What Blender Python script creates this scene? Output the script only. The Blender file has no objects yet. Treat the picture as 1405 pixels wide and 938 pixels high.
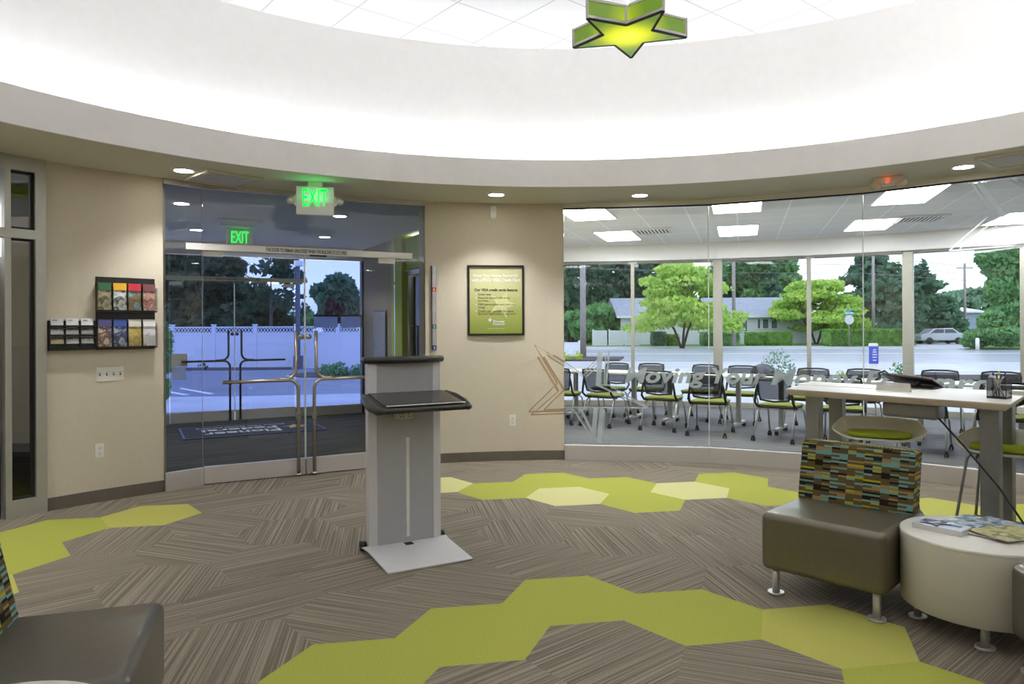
import bpy, math, random
import numpy as np
from mathutils import Matrix, Vector
C = bpy.context.scene.collection
PI = math.pi
R_ = math.radians
rnd = random.Random(7)
# ------------------------------------------------------------------ survey of the photograph
FPX, HY, EYE, CX, ROLL = 975.5, 449.2, 1.42, 702.5, 0.005
cr, sr = math.cos(-ROLL), math.sin(-ROLL)
def ray(px, py):
    u, v = (px-CX)/FPX, (py-HY)/FPX
    return (u*cr+v*sr, -u*sr+v*cr)              # X/Y , drop/Y
def onz(px, py, z=0.0):
    u, v = ray(px, py); d = (EYE-z)/v
    return Vector((u*d, d, z))
def atd(px, py, d):
    u, v = ray(px, py)
    return Vector((u*d, d, EYE-v*d))
O = Vector((0.54, 2.36, 0))
RW = 5.28
def pol(a, r=RW, z=0.0):
    return Vector((O.x+r*math.sin(R_(a)), O.y+r*math.cos(R_(a)), z))
def onwall(px, py, r=RW):
    u, v = ray(px, py)
    A = u*u+1; B = -2*(u*O.x+O.y); D = O.x**2+O.y**2-r*r
    d = (-B+math.sqrt(B*B-4*A*D))/(2*A)
    p = Vector((u*d, d, EYE-v*d))
    return math.degrees(math.atan2(p.x-O.x, p.y-O.y)), p.z, p
def online(px, py, P, Q):
    u, v = ray(px, py)
    n = Vector((-(Q.y-P.y), Q.x-P.x)); c = n.x*P.x+n.y*P.y
    d = c/(n.x*u+n.y)
    return Vector((u*d, d, EYE-v*d))
# ------------------------------------------------------------------ materials
def lin(c):
    return tuple(((x/255)/12.92 if x/255 <= .04045 else ((x/255+.055)/1.055)**2.4) for x in c)+(1,)
MATS = {}
def base(name):
    m = bpy.data.materials.new(name); m.use_nodes = True
    nt = m.node_tree; nt.nodes.clear()
    out = nt.nodes.new('ShaderNodeOutputMaterial')
    MATS[name] = m
    return m, nt, out
def N(nt, t, **kw):
    n = nt.nodes.new(t)
    for k, v in kw.items():
        if k in n.inputs: n.inputs[k].default_value = v
        else: setattr(n, k, v)
    return n
def mat(name, rgb, rough=.6, metal=0, var=.06, scale=12, bump=0, spec=.5, rgb2=None, coat=0, alpha=None, stretch=None, trans=0):
    """plain surface with a little procedural variation"""
    m, nt, out = base(name); L = nt.links.new
    p = N(nt, 'ShaderNodeBsdfPrincipled', Roughness=rough, Metallic=metal)
    p.inputs['Specular IOR Level'].default_value = spec
    p.inputs['Coat Weight'].default_value = coat
    tc = N(nt, 'ShaderNodeTexCoord'); no = N(nt, 'ShaderNodeTexNoise', Scale=scale, Detail=3.0)
    src = tc.outputs['Object']
    if stretch:
        mp = N(nt, 'ShaderNodeMapping'); mp.inputs['Scale'].default_value = stretch
        L(src, mp.inputs['Vector']); src = mp.outputs['Vector']
    L(src, no.inputs['Vector'])
    cr_ = N(nt, 'ShaderNodeValToRGB')
    a = lin(rgb); b = lin(rgb2) if rgb2 else tuple(x*(1-var*2) for x in a[:3])+(1,)
    if not rgb2: a = tuple(min(1, x*(1+var)) for x in a[:3])+(1,)
    cr_.color_ramp.elements[0].color = b; cr_.color_ramp.elements[1].color = a
    cr_.color_ramp.elements[0].position = .3; cr_.color_ramp.elements[1].position = .7
    L(no.outputs['Fac'], cr_.inputs['Fac']); L(cr_.outputs['Color'], p.inputs['Base Color'])
    if bump:
        bm = N(nt, 'ShaderNodeBump', Strength=bump, Distance=.01)
        L(no.outputs['Fac'], bm.inputs['Height']); L(bm.outputs['Normal'], p.inputs['Normal'])
    if alpha is not None:
        t = N(nt, 'ShaderNodeBsdfTransparent'); mx = N(nt, 'ShaderNodeMixShader', Fac=alpha); body = p.outputs[0]
        if trans:
            tl = N(nt, 'ShaderNodeBsdfTranslucent'); L(cr_.outputs['Color'], tl.inputs['Color']); m2 = N(nt, 'ShaderNodeMixShader', Fac=trans)
            L(p.outputs[0], m2.inputs[1]); L(tl.outputs[0], m2.inputs[2]); body = m2.outputs[0]
        L(t.outputs[0], mx.inputs[1]); L(body, mx.inputs[2]); L(mx.outputs[0], out.inputs['Surface'])
    elif trans:
        t = N(nt, 'ShaderNodeBsdfTranslucent'); L(cr_.outputs['Color'], t.inputs['Color'])
        mx = N(nt, 'ShaderNodeMixShader', Fac=trans)
        L(p.outputs[0], mx.inputs[1]); L(t.outputs[0], mx.inputs[2]); L(mx.outputs[0], out.inputs['Surface'])
    else: L(p.outputs[0], out.inputs['Surface'])
    return m
def emis(name, rgb, s):
    m, nt, out = base(name)
    e = N(nt, 'ShaderNodeEmission', Strength=s); e.inputs['Color'].default_value = lin(rgb)
    nt.links.new(e.outputs[0], out.inputs['Surface']); return m
def glassm(name, tint=(1, 1, 1), refl=1.0):
    m, nt, out = base(name); L = nt.links.new
    t = N(nt, 'ShaderNodeBsdfTransparent'); t.inputs['Color'].default_value = tint+(1,)
    g = N(nt, 'ShaderNodeBsdfGlossy', Roughness=0.0)
    f = N(nt, 'ShaderNodeFresnel', IOR=1.45); mu = N(nt, 'ShaderNodeMath', operation='MULTIPLY'); mu.inputs[1].default_value = refl
    L(f.outputs[0], mu.inputs[0])
    mx = N(nt, 'ShaderNodeMixShader'); L(mu.outputs[0], mx.inputs[0]); L(t.outputs[0], mx.inputs[1]); L(g.outputs[0], mx.inputs[2])
    L(mx.outputs[0], out.inputs['Surface']); return m
def stripecarpet(name, ca, cb, freq, sc=1.0):
    """stripes run along UV x"""
    m, nt, out = base(name); L = nt.links.new
    uv = N(nt, 'ShaderNodeTexCoord')
    mp = N(nt, 'ShaderNodeMapping'); mp.inputs['Scale'].default_value = (.7, freq, 1); L(uv.outputs['UV'], mp.inputs['Vector'])
    n1 = N(nt, 'ShaderNodeTexNoise', Scale=1.0, Detail=1.5, Roughness=.6); L(mp.outputs[0], n1.inputs['Vector'])
    r = N(nt, 'ShaderNodeValToRGB'); r.color_ramp.elements[0].position = .40; r.color_ramp.elements[1].position = .64
    r.color_ramp.elements[0].color = lin(ca); r.color_ramp.elements[1].color = lin(cb)
    L(n1.outputs['Fac'], r.inputs['Fac'])
    n2 = N(nt, 'ShaderNodeTexNoise', Scale=260.0, Detail=1.0); L(uv.outputs['UV'], n2.inputs['Vector'])
    mm = N(nt, 'ShaderNodeMixRGB', blend_type='MULTIPLY'); mm.inputs[0].default_value = .55
    r2 = N(nt, 'ShaderNodeValToRGB'); r2.color_ramp.elements[0].position = .3; r2.color_ramp.elements[1].position = .7
    r2.color_ramp.elements[0].color = (.55, .55, .55, 1); r2.color_ramp.elements[1].color = (1.35, 1.35, 1.35, 1)
    L(n2.outputs['Fac'], r2.inputs['Fac']); L(r.outputs[0], mm.inputs[1]); L(r2.outputs[0], mm.inputs[2])
    p = N(nt, 'ShaderNodeBsdfPrincipled', Roughness=.95); p.inputs['Specular IOR Level'].default_value = .1
    b = N(nt, 'ShaderNodeBump', Strength=.35, Distance=.006); L(n1.outputs['Fac'], b.inputs['Height']); L(b.outputs[0], p.inputs['Normal'])
    L(mm.outputs[0], p.inputs['Base Color']); L(p.outputs[0], out.inputs['Surface']); return m
def gridmat(name, rgb, line, pitch, ang, org, rough=.8, w=.02):
    """suspended ceiling: square grid of thin lines"""
    m, nt, out = base(name); L = nt.links.new
    tc = N(nt, 'ShaderNodeTexCoord'); mp = N(nt, 'ShaderNodeMapping', vector_type='TEXTURE')
    mp.inputs['Location'].default_value = (org[0], org[1], 0); mp.inputs['Rotation'].default_value = (0, 0, R_(ang)); mp.inputs['Scale'].default_value = (pitch, pitch, 1)
    L(tc.outputs['Object'], mp.inputs['Vector'])
    se = N(nt, 'ShaderNodeSeparateXYZ'); L(mp.outputs[0], se.inputs[0])
    ds = []
    for ax in 'XY':
        a = N(nt, 'ShaderNodeMath', operation='FRACT'); L(se.outputs[ax], a.inputs[0])
        b = N(nt, 'ShaderNodeMath', operation='SUBTRACT'); L(a.outputs[0], b.inputs[0]); b.inputs[1].default_value = .5
        c = N(nt, 'ShaderNodeMath', operation='ABSOLUTE'); L(b.outputs[0], c.inputs[0]); ds.append(c)
    mx = N(nt, 'ShaderNodeMath', operation='MAXIMUM'); L(ds[0].outputs[0], mx.inputs[0]); L(ds[1].outputs[0], mx.inputs[1])
    gt = N(nt, 'ShaderNodeMath', operation='GREATER_THAN'); L(mx.outputs[0], gt.inputs[0]); gt.inputs[1].default_value = .5-w
    no = N(nt, 'ShaderNodeTexNoise', Scale=90.0); L(tc.outputs['Object'], no.inputs['Vector'])
    r = N(nt, 'ShaderNodeValToRGB'); a = lin(rgb); r.color_ramp.elements[0].color = tuple(x*.9 for x in a[:3])+(1,); r.color_ramp.elements[1].color = a
    L(no.outputs['Fac'], r.inputs['Fac'])
    mi = N(nt, 'ShaderNodeMixRGB'); L(gt.outputs[0], mi.inputs[0]); L(r.outputs[0], mi.inputs[1]); mi.inputs[2].default_value = lin(line)
    p = N(nt, 'ShaderNodeBsdfPrincipled', Roughness=rough); L(mi.outputs[0], p.inputs['Base Color']); L(p.outputs[0], out.inputs['Surface']); return m
def fabricpattern(name):
    """short coloured dashes in offset columns (UV in metres)"""
    m, nt, out = base(name); L = nt.links.new
    uv = N(nt, 'ShaderNodeTexCoord'); se = N(nt, 'ShaderNodeSeparateXYZ'); L(uv.outputs['UV'], se.inputs[0])
    def math_(op, a, b=None):
        n = N(nt, 'ShaderNodeMath', operation=op)
        for i, v in enumerate((a, b)):
            if v is None: continue
            if isinstance(v, (int, float)): n.inputs[i].default_value = v
            else: L(v, n.inputs[i])
        return n.outputs[0]
    colu = math_('MULTIPLY', se.outputs['X'], 1/.088); ci = math_('FLOOR', colu); cf = math_('FRACT', colu)
    rowu = math_('ADD', math_('MULTIPLY', se.outputs['Y'], 1/.0105), math_('MULTIPLY', math_('MODULO', ci, 3), 2.63))
    ri = math_('FLOOR', rowu)
    half = math_('FLOOR', math_('MULTIPLY', cf, 2.0))
    cb = N(nt, 'ShaderNodeCombineXYZ')
    L(math_('ADD', math_('MULTIPLY', math_('MODULO', ci, 4), 3.7), math_('MULTIPLY', math_('MODULO', math_('ADD', ri, half), 2), math_('MULTIPLY', half, .31))), cb.inputs[0])
    L(math_('MODULO', ri, 13), cb.inputs[1])
    wn = N(nt, 'ShaderNodeTexWhiteNoise', noise_dimensions='2D'); L(cb.outputs[0], wn.inputs['Vector'])
    r = N(nt, 'ShaderNodeValToRGB'); r.color_ramp.interpolation = 'CONSTANT'
    cols = [(0, (92, 80, 52)), (.3, (40, 32, 24)), (.44, (112, 154, 148)), (.62, (96, 84, 56)), (.78, (150, 124, 78)), (.87, (176, 162, 40)), (.94, (110, 140, 130))]
    e = r.color_ramp.elements
    e[0].position, e[0].color = cols[0][0], lin(cols[0][1]); e[1].position, e[1].color = cols[1][0], lin(cols[1][1])
    for q, c in cols[2:]:
        x = e.new(q); x.color = lin(c)
    L(wn.outputs['Value'], r.inputs['Fac'])
    p = N(nt, 'ShaderNodeBsdfPrincipled', Roughness=.9); p.inputs['Specular IOR Level'].default_value = .15
    L(r.outputs[0], p.inputs['Base Color']); L(p.outputs[0], out.inputs['Surface']); return m
def picture(name, cols, scale=14, rough=.35, axis='Z', lo=0., hi=1., noise=.0):
    """printed matter: a ramp of ink colours over noise (axis None) or along an axis of the object box"""
    m, nt, out = base(name); L = nt.links.new
    tc = N(nt, 'ShaderNodeTexCoord')
    no = N(nt, 'ShaderNodeTexNoise', Scale=scale, Detail=2.0)
    L(tc.outputs['Generated' if axis else 'Object'], no.inputs['Vector'])
    r = N(nt, 'ShaderNodeValToRGB'); e = r.color_ramp.elements
    n = len(cols)
    for i, c in enumerate(cols):
        q = i/(n-1) if axis else .32+.36*i/(n-1)
        if i == 0: e[0].position, e[0].color = q, lin(c)
        elif i == n-1: e[len(e)-1].position, e[len(e)-1].color = q, lin(c)
        else:
            x = e.new(q); x.color = lin(c)
    if axis:
        se = N(nt, 'ShaderNodeSeparateXYZ'); L(tc.outputs['Generated'], se.inputs[0])
        a = N(nt, 'ShaderNodeMath', operation='MULTIPLY_ADD'); L(no.outputs['Fac'], a.inputs[0]); a.inputs[1].default_value = noise
        s = N(nt, 'ShaderNodeMath', operation='SUBTRACT'); L(se.outputs[axis], s.inputs[0]); s.inputs[1].default_value = noise/2
        L(s.outputs[0], a.inputs[2]); L(a.outputs[0], r.inputs['Fac'])
    else: L(no.outputs['Fac'], r.inputs['Fac'])
    p = N(nt, 'ShaderNodeBsdfPrincipled', Roughness=rough); L(r.outputs[0], p.inputs['Base Color']); L(p.outputs[0], out.inputs['Surface']); return m

m_wall = mat('wall_paint', (208, 198, 178), .85, var=.02, scale=60, bump=.03)
m_white = mat('ceiling_white', (236, 233, 230), .9, var=.01)
m_soffit = mat('soffit_paint', (220, 217, 206), .9, var=.01)
m_base = mat('rubber_base', (104, 96, 84), .6, var=.03)
m_rail = mat('brushed_aluminium', (200, 195, 190), .45, .35, var=.02, scale=30, stretch=(1, 1, 40))
m_frame = mat('storefront_frame', (176, 175, 166), .4, .5, var=.02)
m_wframe = mat('window_frame_metal', (176, 172, 160), .45, .4, var=.02)
m_steel = mat('satin_nickel', (186, 178, 164), .28, .9, var=.02)
m_glass = glassm('partition_glass', (.95, .975, .965))
m_wglass = glassm('window_glass', (.965, .975, .98), .5)
m_dglass = glassm('door_glass', (.93, .955, .97))
m_oglass = glassm('outer_door_glass', (.60, .665, .87), .5)
m_gedge = mat('glass_edge', (240, 248, 248), .25, var=.02)
m_dark = mat('black_plastic', (28, 27, 28), .45, var=.05)
m_gasket = mat('black_gasket', (22, 22, 20), .6)
m_tile = gridmat('ceiling_tile', (226, 225, 227), (186, 184, 186), .61, 39.3, (-1.3+.0, 6.05), w=.012)
m_ctile = gridmat('meeting_ceiling_tile', (236, 235, 230), (255, 255, 255), .61, -18, (1.71, 11.4), w=.014)
m_carpet = stripecarpet('striped_carpet', (116, 107, 94), (158, 148, 132), 105)
m_carpet_m = stripecarpet('meeting_carpet', (98, 99, 104), (126, 126, 130), 40)
m_carpet_v = stripecarpet('charcoal_carpet', (34, 33, 33), (84, 82, 74), 60)
m_lime = [mat('lime_carpet_mid', (182, 184, 92), .95, rgb2=(158, 162, 66), scale=160, spec=.1),
          mat('lime_carpet_pale', (194, 192, 106), .95, rgb2=(174, 172, 84), scale=160, spec=.1),
          mat('lime_carpet_cream', (214, 210, 152), .95, rgb2=(196, 192, 130), scale=160, spec=.1)]
m_cove = emis('cove_lamp', (240, 247, 255), 12)
m_lens = emis('downlight_lens', (255, 248, 238), 14)
m_troff = emis('troffer_diffuser', (250, 252, 255), 9)
m_plasticw = mat('white_plastic', (232, 230, 224), .4, var=.01)
m_cream = mat('cream_housing', (214, 208, 184), .5, var=.02)
m_brown = mat('tan_decal', (172, 144, 110), .7, var=.02)
m_frost = mat('frosted_film', (214, 222, 224), .7, var=.02, alpha=.8, trans=.5)
m_leather = mat('bronze_vinyl', (112, 105, 88), .33, .4, var=.03, scale=40, bump=.03, spec=.6, coat=.35)
m_leather2 = mat('charcoal_and_shaded_vinyl', (94, 89, 80), .35, .35, var=.03, scale=40, bump=.03, spec=.6, coat=.35)
m_pattern = fabricpattern('dash_pattern_fabric')
m_lam = mat('white_laminate', (222, 219, 210), .35, var=.01)
m_lamside = mat('drum_laminate', (214, 209, 197), .45, var=.01)
m_edge = mat('maple_edge', (200, 186, 160), .5, var=.03)
m_tleg = mat('silver_powdercoat', (150, 150, 146), .4, .5, var=.02)
m_shell = mat('white_shell_plastic', (242, 240, 232), .35, var=.01)
m_pad = mat('lime_pad', (172, 190, 40), .85, var=.05, scale=200)
m_cseat = mat('olive_seat', (120, 128, 50), .85, var=.05)
m_cmesh = mat('black_mesh', (30, 31, 34), .7, alpha=.6)
m_chrome = mat('pale_chrome', (200, 199, 194), .38, .65)
m_kiosk = mat('kiosk_grey', (176, 176, 180), .5, .2, var=.015)
m_kiosk2 = mat('kiosk_light', (212, 211, 212), .45, .1, var=.015)
m_kblack = mat('kiosk_black', (40, 37, 36), .3, var=.03)
m_kglass = mat('kiosk_screen', (52, 50, 50), .18, .0, var=.02)
m_green = emis('exit_green', (0, 255, 60), 1.0)
m_red = emis('red_led', (255, 40, 20), 2)

# ------------------------------------------------------------------ mesh building
class MB:
    def __init__(s): s.v = []; s.f = []; s.m = []; s.uv = None; s.sm = []
    def add(s, vs, fs, mi=0, sm=False):
        b = len(s.v); s.v += [tuple(v) for v in vs]
        for f in fs: s.f.append([b+i for i in f]); s.m.append(mi); s.sm.append(sm)
        return s
    def box(s, c, d, rz=0, mi=0, M=None):
        x, y, z = d[0]/2, d[1]/2, d[2]/2
        vs = [Vector((i*x, j*y, k*z)) for k in (-1, 1) for j in (-1, 1) for i in (-1, 1)]
        T = Matrix.Translation(Vector(c)) @ (M.to_4x4() if M else Matrix.Rotation(rz, 4, 'Z'))
        return s.add([T@v for v in vs], [(0, 2, 3, 1), (4, 5, 7, 6), (0, 1, 5, 4), (2, 6, 7, 3), (0, 4, 6, 2), (1, 3, 7, 5)], mi)
    def bar(s, a, b, w, h, mi=0):            # rectangular bar between two points
        a, b = Vector(a), Vector(b); d = b-a; x = d.normalized()
        up = Vector((0, 0, 1)) if abs(x.z) < .95 else Vector((0, 1, 0))
        y = up.cross(x).normalized(); z = x.cross(y)
        M = Matrix((x, y, z)).transposed()
        return s.box((a+b)/2, (d.length, w, h), M=M, mi=mi)
    def tube(s, pts, r, n=10, mi=0, closed=False, cap=True):
        pts = [Vector(p) for p in pts]; k = len(pts)
        rs = r if isinstance(r, (list, tuple)) else [r]*k
        rings = []; prev = None
        for i, p in enumerate(pts):
            t = (pts[(i+1) % k]-pts[i-1]) if closed else (pts[min(i+1, k-1)]-pts[max(i-1, 0)])
            t.normalize()
            if prev is None:
                a = Vector((0, 0, 1)) if abs(t.z) < .9 else Vector((1, 0, 0))
                nrm = t.cross(a).normalized()
            else: nrm = (prev-t*prev.dot(t)).normalized()
            prev = nrm; bi = t.cross(nrm)
            rings.append([p+rs[i]*(math.cos(2*PI*j/n)*nrm+math.sin(2*PI*j/n)*bi) for j in range(n)])
        vs = [v for R in rings for v in R]; fs = []
        for i in range(k if closed else k-1):
            q = (i+1) % k
            for j in range(n): fs.append((i*n+j, i*n+(j+1) % n, q*n+(j+1) % n, q*n+j))
        if cap and not closed: fs += [tuple(range(n))[::-1], tuple((k-1)*n+j for j in range(n))]
        return s.add(vs, fs, mi, True)
    def cyl(s, c, r, h, n=24, mi=0, r2=None, sm=True):
        r2 = r if r2 is None else r2; c = Vector(c)
        vs = [c+Vector((r*math.cos(2*PI*i/n), r*math.sin(2*PI*i/n), 0)) for i in range(n)]+[c+Vector((r2*math.cos(2*PI*i/n), r2*math.sin(2*PI*i/n), h)) for i in range(n)]
        s.add(vs, [(i, (i+1) % n, n+(i+1) % n, n+i) for i in range(n)], mi, sm)
        b = len(s.v)-2*n
        s.f += [[b+i for i in range(n)][::-1], [b+n+i for i in range(n)]]; s.m += [mi, mi]; s.sm += [False, False]
        return s
    def lathe(s, prof, n=32, mi=0, c=(0, 0, 0)):
        c = Vector(c); k = len(prof)
        vs = [c+Vector((r*math.cos(2*PI*i/n), r*math.sin(2*PI*i/n), z)) for r, z in prof for i in range(n)]
        return s.add(vs, [(j*n+i, j*n+(i+1) % n, (j+1)*n+(i+1) % n, (j+1)*n+i) for j in range(k-1) for i in range(n)], mi, True)
    def prism(s, poly, z0, z1, mi=0):
        n = len(poly); ar = sum(poly[i][0]*poly[(i+1) % n][1]-poly[(i+1) % n][0]*poly[i][1] for i in range(n))
        if ar < 0: poly = list(poly)[::-1]
        vs = [(p[0], p[1], z0) for p in poly]+[(p[0], p[1], z1) for p in poly]
        return s.add(vs, [tuple(range(n))[::-1], tuple(range(n, 2*n))]+[(i, (i+1) % n, n+(i+1) % n, n+i) for i in range(n)], mi)
    def arc(s, a0, a1, r0, r1, z0, z1, seg=None, mi=0):
        seg = seg or max(2, int(abs(a1-a0)/2)); closed = abs(a1-a0) >= 359.9
        k = seg if closed else seg+1
        ring = []
        for i in range(k):
            a = a0+(a1-a0)*i/seg
            ring.append([pol(a, r0, z0), pol(a, r1, z0), pol(a, r1, z1), pol(a, r0, z1)])
        vs = [v for q in ring for v in q]; b = len(s.v)
        s.v += [tuple(v) for v in vs]
        for i in range(seg):
            j = (i+1) % k
            for e in range(4):
                s.f.append([b+i*4+e, b+j*4+e, b+j*4+(e+1) % 4, b+i*4+(e+1) % 4]); s.m.append(mi); s.sm.append(False)
        if not closed:
            s.f += [[b, b+1, b+2, b+3][::-1], [b+seg*4+e for e in range(4)]]; s.m += [mi]*2; s.sm += [False]*2
        return s
    def build(s, name, mats, parent=None, bev=0, loc=None, rz=None, autosm=False, bseg=2, uvs=None, sub=0):
        me = bpy.data.meshes.new(name); me.from_pydata(s.v, [], s.f); me.update()
        for m in (mats if isinstance(mats, (list, tuple)) else [mats]): me.materials.append(m)
        me.polygons.foreach_set('material_index', s.m); me.polygons.foreach_set('use_smooth', [bool(x) for x in s.sm])
        if uvs is not None:
            ul = me.uv_layers.new(name='UVMap')
            ul.data.foreach_set('uv', [c for q in uvs for c in q])
        o = bpy.data.objects.new(name, me); C.objects.link(o)
        if parent: o.parent = parent
        if loc is not None: o.location = loc
        if rz is not None: o.rotation_euler = (0, 0, rz)
        if bev:
            b = o.modifiers.new('bevel', 'BEVEL'); b.width = bev; b.segments = bseg; b.limit_method = 'ANGLE'; b.angle_limit = R_(40)
            for p in me.polygons: p.use_smooth = True
            w = o.modifiers.new('wn', 'WEIGHTED_NORMAL'); w.keep_sharp = False
        if sub:
            b = o.modifiers.new('sub', 'SUBSURF'); b.levels = sub; b.render_levels = sub
            for p in me.polygons: p.use_smooth = True
        return o
def fixn(o):
    import bmesh
    b = bmesh.new(); b.from_mesh(o.data); bmesh.ops.recalc_face_normals(b, faces=b.faces); b.to_mesh(o.data); b.free(); return o
def tag(o, label, cat, group=None, kind=None):
    o['label'] = label; o['category'] = cat
    if group: o['group'] = group
    if kind: o['kind'] = kind
    return o
def thing(name, label, cat, loc=(0, 0, 0), rz=0, group=None):
    o = bpy.data.objects.new(name, None); C.objects.link(o); o.empty_display_size = .1
    o.location = loc; o.rotation_euler = (0, 0, rz)
    return tag(o, label, cat, group)
def struct(o):
    o['kind'] = 'structure'; return o
def sempty(name, loc=(0, 0, 0), rz=0):
    o = bpy.data.objects.new(name, None); C.objects.link(o); o.location = loc; o.rotation_euler = (0, 0, rz); return struct(o)
def dup(o, loc=None, rz=None, label=None, group=None, parent=None):
    c = o.copy(); C.objects.link(c)
    if parent: c.parent = parent
    if loc is not None: c.location = loc
    if rz is not None: c.rotation_euler = (0, 0, rz)
    if label: c['label'] = label
    if group: c['group'] = group
    for ch in list(o.children): dup(ch, parent=c)
    return c
def textmesh(s, w, h, name, m, parent=None, M=None, bold=0.0, shear=0.0, mirror=False, depth=.0008, keep=False):
    """lettering w x h metres, centred on the origin in the XZ plane facing -Y, then moved by M"""
    cu = bpy.data.curves.new(name, 'FONT'); cu.body = s; cu.size = 1; cu.offset = bold; cu.shear = shear; cu.resolution_u = 3
    o = bpy.data.objects.new(name, cu); C.objects.link(o)
    me = bpy.data.meshes.new_from_object(o.evaluated_get(bpy.context.evaluated_depsgraph_get()))
    bpy.data.objects.remove(o); bpy.data.curves.remove(cu)
    co = np.empty(len(me.vertices)*3); me.vertices.foreach_get('co', co); co = co.reshape(-1, 3)
    lo, hi = co.min(0), co.max(0); sx = w/(hi[0]-lo[0]); sz = h/(hi[1]-lo[1])
    if keep: sx = sz = min(sx, sz)
    X = (co[:, 0]-(lo[0]+hi[0])/2)*sx*(-1 if mirror else 1); Z = (co[:, 1]-(lo[1]+hi[1])/2)*sz
    fs = [tuple(p.vertices) for p in me.polygons]; bpy.data.meshes.remove(me)
    n = len(X); vs = [Vector((X[i], 0, Z[i])) for i in range(n)]+[Vector((X[i], depth, Z[i])) for i in range(n)]
    if M: vs = [M@v for v in vs]
    if mirror: fs = [f[::-1] for f in fs]
    mb = MB(); mb.add(vs, fs+[tuple(n+i for i in f)[::-1] for f in fs])
    return mb.build(name, m, parent)
def T(x, y, z): return Matrix.Translation((x, y, z))
def arcpath(c, r, a0, a1, n, ax1, ax2):
    c = Vector(c); ax1 = Vector(ax1); ax2 = Vector(ax2)
    return [c+ax1*r*math.cos(R_(a0+(a1-a0)*i/n))+ax2*r*math.sin(R_(a0+(a1-a0)*i/n)) for i in range(n+1)]
def rbox(w, d, h, r=.03, n=5):
    """rounded-rectangle footprint prism poly"""
    pts = []
    for cx, cy, a in ((w/2-r, d/2-r, 0), (-w/2+r, d/2-r, 90), (-w/2+r, -d/2+r, 180), (w/2-r, -d/2+r, 270)):
        for i in range(n+1): pts.append((cx+r*math.cos(R_(a+90*i/n)), cy+r*math.sin(R_(a+90*i/n))))
    return pts

# ================================================================== LOBBY SHELL
# floor: hexagonal carpet tiles, one mesh
S = .3642; TH = 189.74; B0 = Vector((-.1848, 3.3205))
def d2(a): return Vector((math.cos(R_(TH+a)), math.sin(R_(TH+a))))
LIME = {(-1, 0): 2, (0, 0): 1, (1, 0): 2, (1, 1): 1, (1, 2): 3, (0, 3): 1, (2, -6): 3, (1, -6): 1, (0, -5): 2, (-1, -4): 3,
        (5, -5): 3, (5, -4): 1, (6, -4): 1, (5, -3): 3, (6, -3): 2, (5, -2): 1, (6, -2): 3, (7, -2): 2, (6, -1): 2, (6, 0): 1, (6, 1): 3, (6, 2): 1, (5, 3): 2}
LIME = {k: (v if v < 3 else 3) for k, v in LIME.items()}
mapidx = {1: 1, 2: 1, 3: 2}
special = {(5, -3): 3, (6, -2): 3, (5, -5): 3}
clipR = [pol(a, 5.30) for a in range(0, 360, 4)]
def clip(poly):
    out = poly
    for i in range(len(clipR)):
        A = clipR[i]; Bq = clipR[(i+1) % len(clipR)]
        ex, ey = Bq.x-A.x, Bq.y-A.y
        inside = lambda p: ex*(p[1]-A.y)-ey*(p[0]-A.x) <= 1e-9
        if all(inside(p) for p in out): continue
        new = []
        for j in range(len(out)):
            p, q = out[j-1], out[j]; ip, iq = inside(p), inside(q)
            if ip != iq:
                fp = ex*(p[1]-A.y)-ey*(p[0]-A.x); fq = ex*(q[1]-A.y)-ey*(q[0]-A.x); t = fp/(fp-fq)
                new.append((p[0]+(q[0]-p[0])*t, p[1]+(q[1]-p[1])*t))
            if iq: new.append(q)
        out = new
        if len(out) < 3: return []
    return out
mb = MB(); uvs = []
for a in range(-22, 22):
    for b in range(-22, 22):
        c = B0+S*math.sqrt(3)*(a*d2(-150)+b*d2(-210))
        if (c-O.xy).length > 5.9: continue
        poly = clip([tuple(c+S*d2(-60*k)) for k in range(6)][::-1])
        if len(poly) < 3: continue
        mb.add([(p[0], p[1], 0) for p in poly], [tuple(range(len(poly)))], special.get((a, b), mapidx.get(LIME.get((a, b), 0), 0)))
        h = rnd.choice((0, 1, 2)) if (a, b) != (0, 0) else 0
        an = R_(TH+30+60*h); ca, sa = math.cos(an), math.sin(an); off = rnd.random()*9
        uvs += [(p[0]*ca+p[1]*sa+off, -p[0]*sa+p[1]*ca+off) for p in poly]
struct(mb.build('floor', [m_carpet]+m_lime, uvs=uvs))

CH = 2.743
def boxz(w, d, h): pass
# walls
def arcwall(name, a0, a1, r0=RW, r1=RW+.12, z0=0, z1=CH, m=m_wall):
    return struct(fixn(MB().arc(a0, a1, r0, r1, z0, z1).build(name, m)))
A_L0, A_L1 = -52.6, -42.9
A_C0, A_C1 = -15.9, 0.2
arcwall('wall_left', A_L0, A_L1); arcwall('wall_front', A_C0, A_C1)
arcwall('wall_right', 64.3, 120); arcwall('wall_back', 120, 262)
for nm, a0, a1 in (('baseboard_left', A_L0, A_L1), ('baseboard_front', A_C0, A_C1), ('baseboard_right', 64.3, 120), ('baseboard_back', 120, 262)):
    struct(fixn(MB().arc(a0, a1, RW-.012, RW+.01, 0, .1).build(nm, m_base)))
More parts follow.
